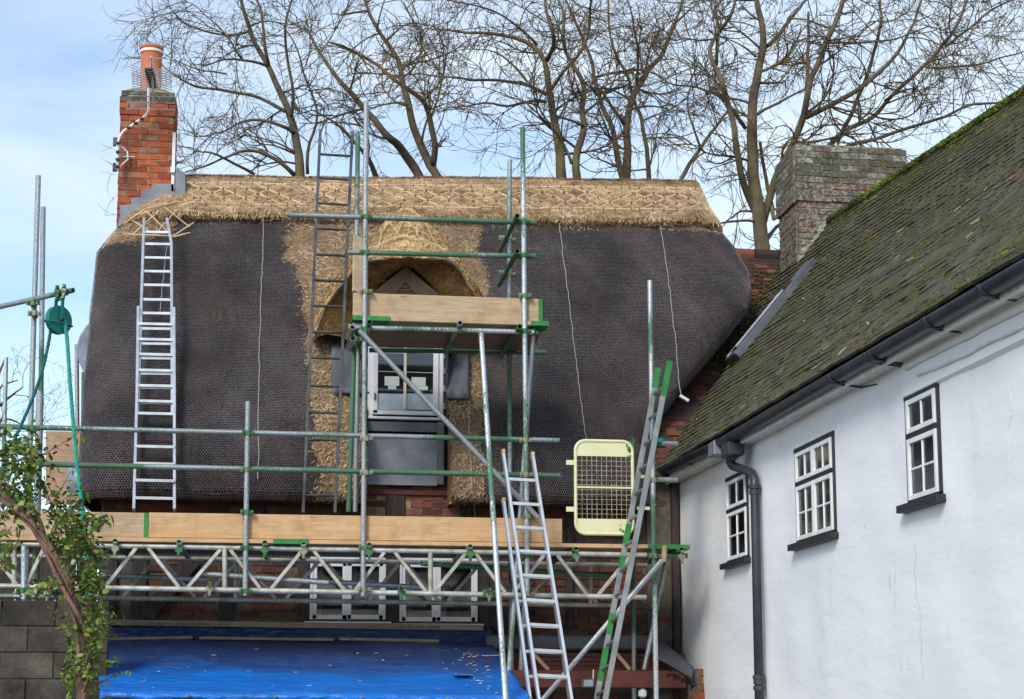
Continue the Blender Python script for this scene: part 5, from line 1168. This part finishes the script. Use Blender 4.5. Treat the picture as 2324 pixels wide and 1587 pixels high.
# ---- link roof of red tiles between thatch and white house
lr = MB(); A0_, A1_ = (16.7, 3.94), (20.3, 7.31); lsv = nz((0, A1_[0]-A0_[0], A1_[1]-A0_[1])); lnv = nz((0, -lsv[2], lsv[1]))
lr.add([(3.2, 16.7, 3.92), (3.95, 16.7, 3.92), (6.3, 19.9, 6.92), (6.9, 20.3, 7.29), (3.2, 20.3, 7.29)], [(0, 1, 2, 3, 4)]); lr.add([(3.2, 20.3, 7.29), (6.9, 20.3, 7.29), (6.9, 24, 4), (3.2, 24, 4)], [(0, 1, 2, 3)])
link = obj('link_roof', lr, MT['tile_red'], wh, label='strip of red clay tiles running up between the thatch and the white house')
lsl = math.hypot(3.6, 3.37); ncr = int(lsl/.105); lt = []
for k in range(3):
    b = MB(); b.box((0, 0, 0), (.165, .165, .015)); m2 = mesh('roof_tile', b); m2.materials.append(MT['tile_red'])
    for vtx in m2.vertices: vtx.co += Vector((random.uniform(-.003, .003), random.uniform(-.008, .008), random.uniform(-.005, .005)))
    lt.append(m2)
cnt = 0; st = MB()
for r in range(ncr+1):
    t = (r+.35)*.105/lsl; Y = 16.7+3.6*t; Z = 3.94+3.37*t; x1 = min(EX+(Y-17.0)/1.266+.15, 6.75); x0 = float(XR(Z))-.95; x = x0+(.083 if r % 2 else 0)
    if Y < 17.3: x1 = max(x1, 4.12)
    while x < x1:
        a = R(-5+random.gauss(0, 1.2)); s2 = lsv*math.cos(a)+lnv*math.sin(a); n2 = -lsv*math.sin(a)+lnv*math.cos(a); c = np.array([x+.08, Y, Z])+lnv*(.022+abs(random.gauss(0, .005))); yw = random.gauss(0, .03)
        M = np.array([np.array([1, 0, 0])+s2*yw, s2-np.array([1, 0, 0])*yw, n2]).T
        if x > float(XR(Z))-.75 and cnt < 125: o = inst('roof_tile', random.choice(lt), link, c); o.rotation_euler = Matrix([list(q) for q in M]).to_euler(); cnt += 1
        else: st.box(c, (.16, .165, .015), M)
        x += .168
obj('small_tiles', st, MT['tile_red'], link, kind='stuff')
for k in range(6): b_ = MB(); b_.tube([(5.05+k*.32, 20.3, 7.33), (5.35+k*.32, 20.3, 7.33)], [.10, .095], 12); obj('ridge_tile', b_, MT['tile_red'], link)
C, S = [], []
for _ in range(700):
    t = .4+.6*random.random(); Y = 17.1+t*2.9; X = EX+(Y-17.0)/1.266+random.gauss(.02, .10+.18*max(t-.45, 0)); p = np.array([X, Y, 3.94+(Y-16.7)*.936])
    if t < .4 and random.random() > .25: continue
    p = p+np.array([0, -.03, .05]); e = random.uniform(.4, 1.0); C.append(p-np.array([0, .0, .02])); S.append((.03*e, .03*e, .015*e))
blobs('moss', C, S, np.eye(3), MT['moss_dark'], link)
# ---- right chimney
ch = MB(); ky0, ky1, kx0, kx1 = 18.71, 19.47, 6.10, 7.44; kt = 8.28; ksh = 7.62
ch.box(((kx0+kx1)/2, (ky0+ky1)/2, (5.2+ksh)/2), (kx1-kx0-.006, ky1-ky0-.006, ksh-5.2)); ch.box(((kx0+kx1)/2, (ky0+ky1)/2, (kt+ksh)/2), (kx1-kx0+.05, ky1-ky0+.05, kt-ksh))
kc = obj('chimney', ch, MT['mortar_moss'], wh, label='broad weathered brick stack crusted with moss and lichen')
random.seed(31); n = int((kt-5.9)/.0775)
for r in range(n):
    zc = kt-.0775*(r+.5); o_ = .028 if zc > ksh else 0; mat = MT['brick_moss'] if r < 6 else MT['brick_grey']
    if r == 0: mat = MT['brick_moss']
    xa, xb_ = kx0-o_, kx1+o_; x = xa-(.1125 if r % 2 else 0)
    while x < xb_-.02:
        a, c = max(x, xa), min(x+.213, xb_)
        if xb_-c < .06: c = xb_
        if c-a > .04 and not (zc < RS(min(max((a+c)/2, EX), RX), 18.6)-.15 and (a+c)/2 < RX) and not ((a+c)/2 >= RX and zc < 7.3): inst('brick', brick_mesh(mat, round((c-a)/.01)*.01), kc, ((a+c)/2, ky0+.036-o_+random.uniform(-.004, .004), zc), (random.gauss(0, .008), random.gauss(0, .008), random.gauss(0, .008)))
        x = c+.012
    ya, yb2 = ky0-o_+.1, ky1+o_; y = ya-(.0 if r % 2 else .11)
    while y < yb2-.02:
        a, c = max(y, ya), min(y+.213, yb2)
        if yb2-c < .06: c = yb2
        if c-a > .04 and zc > 6.2: inst('brick', brick_mesh(mat, round((c-a)/.01)*.01), kc, (kx0+.04-o_+random.uniform(-.004, .004), (a+c)/2, zc), (random.gauss(0, .008), random.gauss(0, .008), math.pi/2+random.gauss(0, .008)))
        y = c+.012
b_ = MB(); b_.box(((kx0+kx1)/2, (ky0+ky1)/2, kt+.015), (kx1-kx0+.0, ky1-ky0, .03)); bevel(obj('mossy_cap', b_, MT['flaunch'], kc), .012)
C, S = [], []
for _ in range(260): e = random.uniform(.5, 1.3); X = random.uniform(kx0, kx1); C.append((X, ky0-.03+random.uniform(0, .05), kt-.0775*random.randrange(6)+random.uniform(-.02, .02))); S.append((.03*e, .015*e, .012*e))
blobs('moss', C, S, np.eye(3), MT['moss'], kc)
C, S = [], []
for _ in range(90): e = random.uniform(.6, 1.5); t = random.random(); X = kx0+.4*t; C.append((X+random.gauss(0, .02), ky0-.03, RS(X, 18.7)+.03)); S.append((.04*e, .03*e, .03*e))
blobs('mortar_fillet', C, S, np.eye(3), MT['mortar_moss'], kc)
b_ = MB(); b_.tube([onth(1543, 898, .1), onth(1560, 912, .05)+np.array([0, -.05, 0])], .018, 8); solo('white_tube_end', b_, MT['white_plastic'], 'short white plastic tube poking out where thatch meets the red tiles', 'pipe')
# ================================================================== TREES
def limb3(path, Y, r0, r1, wob=.5, seed=0):
    random.seed(seed); pts = []; n = len(path); ph = random.uniform(0, 6); k_ = random.uniform(.6, 1.2)
    for i, (u, v) in enumerate(path):
        t = i/(n-1); pts.append(onY(u, v, Y+wob*(math.sin(ph+t*3*k_)-math.sin(ph))+wob*t*random.uniform(-.4, .4)*3*(1 if wob > .3 else .2)))
    pts = np.array(pts); d = np.concatenate([[0], np.cumsum(np.linalg.norm(np.diff(pts, axis=0), axis=1))]); m = max(int(d[-1]/.18), 4); t = np.linspace(0, d[-1], m)
    c = np.stack([np.interp(t, d, pts[:, k]) for k in range(3)], 1)
    for _ in range(3): c[1:-1] = .25*c[:-2]+.5*c[1:-1]+.25*c[2:]
    c += np.array([[mn.noise(Vector(p)*2.3), mn.noise(Vector(p)*2.3+Vector((5, 0, 0))), mn.noise(Vector(p)*2.3+Vector((9, 0, 0)))] for p in c])*.035
    rr = r0+(r1-r0)*(t/d[-1])**.8; return c, rr
def twig(b, p, d, L_, r, lev, upw):
    n = max(int(L_/.11), 3); pts = [p]; d = nz(d); st_ = L_/n; cur = nz(np.random.RandomState(random.randrange(1 << 30)).normal(size=3))
    for i in range(n):
        t = i/n; tgt = np.array([0, 0, upw*(t-.25)*.55]); d = nz(d+tgt*.6+cur*(.16 if lev == 0 else .26)+rngt.normal(size=3)*.035); p = p+d*st_; pts.append(p)
    m = len(pts); b.tube(pts, [r*(1-.65*i/(m-1)) for i in range(m)], 4 if lev < 2 else 3, cap=False)
    if lev >= 3: return
    k = {0: int(L_/.20)+1, 1: int(L_/.21)+1, 2: int(L_/.30)}[lev]
    for _ in range(k):
        i = random.randrange(max(1, m//5), m); bd = nz(rngt.normal(size=3)); dd = pts[min(i+1, m-1)]-pts[i-1]; dd = nz(dd); s_ = nz(bd-dd*(bd@dd)); nd = dd*.8+s_*.62
        twig(b, pts[i], nd, L_*random.uniform(.35, .7), max(r*.60, .0052), lev+1, upw)
rngt = np.random.RandomState(3)
def tree(label, limbs, Y, base_u, seed, dens=1., kind='ash_tree', tl=1.):
    random.seed(seed); t = thing(kind, label, 'tree', (float(onY(base_u, 400, Y)[0]), Y, 0), 'bare trees behind the thatched roof')
    tb, cb_ = MB(), MB(); limbs = [(l[0], l[1]*(.84 if len(l) > 3 else .72), l[2]*.8)+tuple(l[3:]) for l in limbs]
    for i, (path, r0, r1, *o_) in enumerate(limbs):
        down = o_ and 'g' in o_[0]
        c, rr = limb3(path, Y, r0, r1, .55 if i else .25, seed*31+i)
        if down: b0 = c[0]; c = np.vstack([[b0[0]+random.uniform(-.4, .4), b0[1], 0], [b0[0]+random.uniform(-.1, .1), b0[1], b0[2]*.5], c]); rr = np.concatenate([[r0*1.5, r0*1.2], rr])
        tb.tube(c, rr, 10 if r0 > .06 else 6)
        L_ = np.linalg.norm(np.diff(c[2 if down else 0:], axis=0), axis=1).sum(); m = len(c)
        for _ in range(int(L_*3.3*dens)):
            j = random.randrange(3 if down else 1, m) if m > 4 else m-1
            if c[j][2] < 7.2: continue
            dd = nz(c[min(j+1, m-1)]-c[j-1]); bd = nz(rngt.normal(size=3)*np.array([1, .6, 1])); s_ = nz(bd-dd*(bd@dd)); frac = j/m
            if random.random() > .35+.65*frac: continue
            twig(cb_, c[j], dd*.55+s_, random.uniform(.5, 1.55)*tl, min(max(rr[j]*.45, .010), .024), 0, random.choice([1.6, 1, .5, -.9]))
    tr = obj('trunk', tb, MT['bark'], t, True); obj('crown', cb_, MT['twig'], t, kind='stuff'); return t
def q4(*p): return [(x/3.125+1580.4, y/3.125) for x, y in p]
def q3(*p): return [(x/2.7776+790.2, y/2.7776) for x, y in p]
def q1(*p): return [(x/2.845, y/2.845) for x, y in p]
tree('bare tree behind the left end of the ridge, its limbs reaching over the red chimney', [
 (q1((1935, 1130), (1920, 950), (1900, 830), (1890, 770), (1830, 650), (1780, 500), (1720, 400), (1660, 310), (1600, 200), (1560, 0), (1540, -80)), .105, .035, 'g'),
 (q1((1840, 720), (1650, 610), (1450, 590), (1300, 570), (1180, 530), (1060, 440), (1000, 380)), .055, .012), (q1((1895, 860), (1820, 790), (1700, 770), (1590, 770), (1500, 810), (1430, 860), (1340, 830)), .05, .01),
 (q1((1900, 1130), (1800, 1010), (1600, 950), (1500, 1000), (1350, 1080), (1200, 1110)), .06, .012), (q1((1640, 1130), (1500, 1050), (1350, 980), (1210, 990)), .04, .01),
 (q1((1740, 430), (1640, 390), (1460, 370), (1350, 430), (1240, 410)), .04, .008), (q1((1460, 480), (1180, 440), (1060, 350), (960, 270), (900, 225)), .022, .006),
 (q1((1740, 420), (1720, 330), (1700, 250), (1700, 100), (1650, 0), (1640, -60)), .05, .02), (q1((1600, 200), (1450, 250), (1330, 200), (1210, 170), (1130, 110), (1090, 40)), .035, .008),
 (q1((1880, 760), (1900, 600), (1880, 450), (1830, 300), (1850, 120), (1900, -40)), .045, .02), (q1((1990, 1130), (1960, 1000), (2050, 850), (2040, 620), (1950, 480), (1930, 300), (1820, 150)), .045, .012),
 (q1((1560, 380), (1480, 250), (1380, 130), (1300, 60), (1180, 0)), .03, .008)], 29, 680, 1, 1.15, tl=1.0)
tree('bare tree with two trunks meeting at the ridge right of the tall steel ladder', [
 (q3((560, 1110), (520, 1030), (450, 930), (400, 800), (385, 680), (370, 600), (330, 500), (350, 400), (270, 310), (180, 200), (120, 60), (90, -40)), .10, .03, 'g'),
 (q3((540, 1050), (575, 960), (530, 880), (515, 720), (480, 620), (390, 590), (280, 500), (200, 410), (100, 370), (0, 300), (-120, 260)), .085, .02),
 (q3((450, 1110), (340, 940), (240, 850), (130, 720), (0, 570), (-150, 400), (-260, 180)), .10, .025, 'g'), (q3((170, 1110), (150, 1010), (40, 900), (-80, 760), (-240, 690)), .06, .012, 'g'),
 (q3((480, 640), (620, 480), (490, 330), (430, 210), (390, 60), (330, 0)), .03, .009), (q3((350, 420), (480, 380), (640, 350), (760, 240), (900, 210)), .03, .008), (q3((380, 660), (270, 630), (120, 690), (0, 750)), .03, .008),
 (q3((230, 270), (320, 150), (420, 130), (560, 180)), .028, .007), (q3((120, 60), (10, 100), (-120, 90)), .03, .01), (q3((180, 200), (200, 80), (240, -40)), .025, .01)], 27, 985, 2, 1.1, tl=1.0)
tree('bare tree behind the middle of the ridge with a zigzag second stem', [
 (q3((1345, 1115), (1335, 950), (1310, 800), (1270, 650), (1265, 500), (1250, 380), (1190, 290), (1130, 230), (1050, 235), (900, 215), (760, 200), (620, 200), (480, 180)), .105, .014, 'g'),
 (q3((1250, 380), (1305, 300), (1300, 200), (1250, 80), (1230, -30)), .06, .02), (q3((1440, 1118), (1410, 1030), (1490, 850), (1490, 790), (1450, 650), (1540, 570), (1470, 500), (1400, 390), (1340, 250), (1380, 120), (1330, 0)), .085, .02, 'g'),
 (q3((1280, 560), (1340, 450), (1480, 370), (1500, 260), (1530, 100), (1530, -30)), .05, .02), (q3((1410, 1030), (1370, 900), (1300, 830), (1210, 730), (1110, 650)), .04, .01),
 (q3((1250, 600), (1150, 540), (1050, 520), (900, 505), (800, 510), (700, 490), (600, 480), (480, 470), (330, 470)), .045, .010), (q3((1250, 650), (1170, 610), (1060, 660), (1000, 685), (960, 640), (880, 635), (740, 680), (640, 670), (570, 710)), .04, .008),
 (q3((1480, 800), (1400, 750), (1310, 735)), .035, .02), (q3((1190, 290), (1090, 170), (1010, 130), (900, 60), (760, 30), (620, 0)), .035, .01), (q3((1130, 520), (1060, 420), (960, 330), (780, 300)), .03, .007), (q3((1300, 300), (1400, 330), (1480, 300), (1560, 200)), .03, .008)], 26, 1270, 3, 1.1, tl=1.0)
tree('bare tree with yellow mossy stems rising behind the right half of the ridge', [
 (q3((1730, 1120), (1700, 1000), (1690, 870), (1640, 760), (1580, 640), (1560, 500), (1530, 350), (1440, 150), (1370, 0), (1340, -50)), .075, .025, 'g'),
 (q3((1750, 1120), (1770, 950), (1740, 800), (1780, 650), (1850, 500), (2000, 320), (2060, 150), (2120, -30)), .10, .025, 'g'), (q3((1740, 790), (1650, 660), (1590, 560)), .05, .03),
 (q3((1890, 1124), (1880, 900), (1850, 740), (1800, 640), (1760, 450), (1680, 350), (1640, 200), (1640, -30)), .055, .02, 'g'), (q3((2095, 1134), (2220, 930), (2320, 790), (2400, 700)), .05, .03, 'g'),
 (q3((2220, 925), (2150, 740), (2120, 640), (2190, 480), (2120, 380)), .035, .01), (q3((1560, 490), (1700, 440), (1900, 440), (2010, 510)), .035, .02), (q3((1820, 560), (1830, 300), (1790, 100), (1760, -30)), .04, .015), (q3((2000, 320), (1900, 260), (1780, 270), (1700, 230)), .03, .008),
 (q3((1570, 600), (1500, 520), (1440, 440), (1300, 330)), .03, .01), (q3((2060, 150), (2160, 60), (2240, -20)), .03, .01)], 28, 1420, 4, 1.15, tl=1.0)
tree('largest bare tree, its forked trunk in the gap between thatch and grey brick chimney', [
 ([(1733, 590), (1730, 560), (1724, 506), (1716, 440), (1711, 391), (1704, 321), (1703, 268), (1716, 190), (1722, 150), (1734, 112), (1737, 86), (1724, 42), (1715, -20)], .155, .05, 'g'),
 ([(1720, 490), (1691, 432), (1679, 383), (1666, 301), (1657, 250), (1641, 192), (1616, 144), (1606, 106), (1628, 84), (1660, 32), (1673, -20)], .085, .025), ([(1692, 292), (1660, 243), (1625, 211), (1580, 198), (1500, 188)], .05, .012), ([(1625, 150), (1628, 100), (1635, 67), (1609, 0)], .04, .02),
 ([(1728, 514), (1753, 420), (1762, 395), (1790, 345), (1804, 320), (1830, 250), (1833, 198), (1859, 144), (1878, 83), (1900, 48), (1907, 10), (1922, -20)], .095, .04), ([(1725, 320), (1735, 410), (1748, 440), (1757, 500)], .035, .045),
 ([(1830, 266), (1888, 237), (1948, 208), (1996, 166), (2054, 102), (2073, 58), (2099, -15)], .065, .022), ([(1800, 420), (1850, 370), (1888, 326), (1926, 288), (1984, 269), (2009, 230), (2041, 198), (2092, 154), (2144, 102), (2182, 38), (2201, -15)], .075, .025),
 ([(1850, 370), (1929, 326), (2006, 314), (2060, 288), (2147, 269), (2188, 234), (2259, 237), (2340, 200)], .05, .018), ([(1900, 320), (1930, 270), (1948, 224), (1968, 179), (1980, 128), (2000, 64), (1996, -20)], .05, .025), ([(2146, 106), (2204, 64), (2252, 16), (2330, -10)], .035, .015),
 ([(2099, 154), (2156, 157), (2233, 144), (2330, 115)], .03, .012), ([(1716, 262), (1724, 250), (1772, 230), (1824, 202)], .04, .02), ([(1740, 106), (1769, 80), (1798, 35), (1843, -15)], .05, .025), ([(1628, 90), (1592, 95), (1540, 85)], .03, .012),
 ([(1740, 545), (1758, 515), (1790, 500)], .05, .03), ([(1715, 480), (1690, 470), (1660, 490), (1640, 515)], .03, .01), ([(1835, 30), (1833, 120), (1830, 200)], .03, .04), ([(2009, 230), (2060, 195), (2090, 200), (2130, 260)], .03, .01), ([(2259, 237), (2290, 260), (2330, 270)], .02, .01), ([(1878, 100), (1950, 95), (2040, 90), (2110, 60)], .03, .01), ([(1716, 130), (1690, 100), (1650, 88)], .03, .012)], 24.5, 1730, 5, 1.35, tl=1.0)
tree('thin dark tree far away low at the left edge behind the poles', [([(-20, 1040), (-18, 960), (-14, 900), (-4, 850), (10, 815)], .18, .03, 'g'), ([(-16, 930), (20, 905), (50, 880)], .08, .02), ([(-14, 900), (10, 870), (40, 862)], .07, .02), ([(-18, 960), (20, 950), (50, 965)], .06, .02), ([(-18, 985), (25, 985), (55, 1005)], .05, .015)], 48, -18, 6, .5, 'distant_tree', 1.25)
# ================================================================== CLIMBING PLANT
vt = thing('climbing_plant', 'woody climber with twisted brown stems and green leaves arching up the left edge', 'climbing plant', tuple(onY(187, 1600, 11.)*np.array([1, 1, 0])))
VY = 11.
vp_ = [(-40, 1090), (0, 1113), (38, 1152), (77, 1190), (100, 1226), (127, 1272), (150, 1323), (166, 1372), (177, 1419), (184, 1476), (184, 1534), (186, 1600)]
cp = np.array([onY(u, v, VY) for u, v in vp_]); cp = np.vstack([cp, [cp[-1][0]+.03, VY, .8], [cp[-1][0], VY, 0.]])
d = np.concatenate([[0], np.cumsum(np.linalg.norm(np.diff(cp, axis=0), axis=1))]); tt = np.linspace(0, d[-1], 150); cc_ = np.stack([np.interp(tt, d, cp[:, k]) for k in range(3)], 1)
for _ in range(6): cc_[1:-1] = .25*cc_[:-2]+.5*cc_[1:-1]+.25*cc_[2:]
random.seed(2)
for s_ in range(6):
    ph = s_*2*math.pi/6; R_ = .018+.006*(s_ % 3); fq = random.uniform(3.5, 6.5); an = tt*fq+ph+np.array([mn.noise(Vector((x*1.5, s_, 0)))*1.6 for x in tt]); off = np.stack([np.cos(an), np.sin(an), .3*np.cos(an+1)], 1)*R_*(1+.5*np.sin(tt*2.3+s_))[:, None]
    b_ = MB(); b_.tube(cc_+off, .0105+.005*(s_ % 2), 7); obj('stem', b_, MT['vine'], vt, True)
b_ = MB(); b_.tube([onY(u, v, VY+.06) for u, v in ((-30, 1075), (0, 1093), (38, 1112), (65, 1138), (80, 1160), (95, 1190), (103, 1215))], [.008, .012, .013, .013, .012, .010, .008], 6); obj('stem', b_, MT['vine'], vt, True)
b_ = MB(); b_.tube([onY(u, v, VY+.1) for u, v in ((186, 1600), (205, 1540), (212, 1470), (206, 1400), (210, 1340), (196, 1250))], [.014, .012, .01, .009, .008, .005], 6); obj('stem', b_, MT['vine'], vt, True)
shoots = [[(170, 1380), (190, 1320), (180, 1260), (150, 1200), (120, 1150), (90, 1080), (45, 1015), (25, 985)], [(100, 1220), (75, 1150), (70, 1080), (72, 1010), (78, 975)], [(60, 1170), (20, 1120), (5, 1060), (10, 1000), (22, 960)], [(150, 1310), (170, 1230), (165, 1150), (150, 1100)], [(110, 1160), (140, 1110), (160, 1070)],
          [(184, 1440), (215, 1380), (228, 1300), (215, 1230), (195, 1180)], [(186, 1590), (215, 1560), (250, 1535), (290, 1523)], [(184, 1480), (160, 1430), (150, 1380)], [(130, 1200), (175, 1190), (215, 1175), (248, 1172)], [(184, 1350), (220, 1330), (250, 1325)], [(60, 1050), (120, 1020), (175, 985), (185, 975)], [(20, 1150), (-5, 1180), (0, 1230), (10, 1260)], [(30, 1160), (50, 1200), (40, 1240), (20, 1250)], [(184, 1520), (170, 1560), (160, 1590)], [(190, 1420), (240, 1440), (262, 1430)]]
random.seed(77)
for k in range(34):
    v = random.uniform(1130, 1580); u = float(np.interp(v, [1113, 1190, 1272, 1372, 1476, 1600], [0, 77, 127, 166, 184, 186])); a = random.uniform(-1, 1); sgn = random.choice((-1, 1, 1)); l = random.uniform(40, 110); shoots.append([(u+sgn*l*t*(.35+.5*abs(a)), v-l*t*1.1+sgn*20*math.sin(t*2.5)*a) for t in np.linspace(0, 1, 5)])
sp = []
for k, s_ in enumerate(shoots):
    yy = VY+random.uniform(-.25, .3); pts = [onY(u, v, yy+.03*i*random.uniform(-1, 1)) for i, (u, v) in enumerate(s_)]; c = np.array(pts); dd = np.concatenate([[0], np.cumsum(np.linalg.norm(np.diff(c, axis=0), axis=1))]); t = np.linspace(0, dd[-1], max(int(dd[-1]/.03), 4)); c = np.stack([np.interp(t, dd, c[:, j]) for j in range(3)], 1)
    for _ in range(4): c[1:-1] = .25*c[:-2]+.5*c[1:-1]+.25*c[2:]
    b_ = MB(); b_.tube(c, np.linspace(.005, .002, len(c)), 5); obj('shoot', b_, MT['vine_green' if k % 2 else 'vine'], vt); sp.append(c)
def leaf_mesh(mat, w):
    b = MB(); b.add([(0, 0, 0), (.22, w*.8, .02), (.55, w, .0), (1, 0, -.10), (.55, -w, .0), (.22, -w*.8, .02), (.5, 0, .06)], [(0, 6, 1), (1, 6, 2), (2, 6, 3), (3, 6, 4), (4, 6, 5), (5, 6, 0)]); m2 = mesh('leaf', b, True); m2.materials.append(mat); return m2
lm = [leaf_mesh(MT['leaf'], .22), leaf_mesh(MT['leaf'], .27), leaf_mesh(MT['leaf'], .33), leaf_mesh(MT['leaf_dry'], .22)]
ent = []
dens = [(45, 1040, 50, 50, 330), (30, 1130, 50, 60, 150), (150, 1160, 45, 40, 130), (185, 1230, 30, 45, 170), (205, 1320, 28, 50, 190), (215, 1420, 24, 50, 150), (200, 1520, 34, 40, 140), (160, 1530, 14, 40, 50), (140, 1240, 40, 40, 90), (110, 1330, 45, 20, 60), (12, 1240, 20, 40, 50), (225, 1180, 20, 12, 40)]
for (u, v, su, sv2, n) in dens:
    for _ in range(int(n*1.7)):
        uu, v2 = random.gauss(u, su*.62), random.gauss(v, sv2*.62)
        if uu < -30 or v2 < 990 and uu > 20 and random.random() < .7: continue
        if abs(uu-np.interp(v2, [1113, 1190, 1272, 1372, 1476, 1600], [0, 77, 127, 166, 184, 186])) < 9 and random.random() < .75: continue
        ent.append(onY(uu, v2, VY+random.uniform(-.22, .35)))
for c in sp:
    for i in range(2, len(c), 2):
        for _ in range(3): ent.append(c[i]+np.array([random.gauss(0, .012) for _ in range(3)]))
random.shuffle(ent); st = MB(); dryst = MB()
for k, p in enumerate(ent):
    dry = random.random() < .10; s_ = random.uniform(.030, .066)*(1.2 if k < 300 else .9); e = (random.gauss(0, .7), random.gauss(.3, .6), random.uniform(0, 6.28))
    if k < 300: o = inst('leaf', lm[3 if dry else k % 3], vt, p, e); o.scale = (s_, s_, s_)
    else:
        M = np.array(Matrix.Identity(3)); from mathutils import Euler
        M = np.array(Euler(e).to_matrix())*s_; src = lm[3 if dry else k % 3]; Vv = np.array([v.co for v in src.vertices])@M.T+p; (dryst if dry else st).add(Vv, [tuple(f.vertices) for f in src.polygons])
obj('leaves', st, MT['leaf'], vt, smooth=True, kind='stuff'); obj('leaves', dryst, MT['leaf_dry'], vt, smooth=True, kind='stuff')
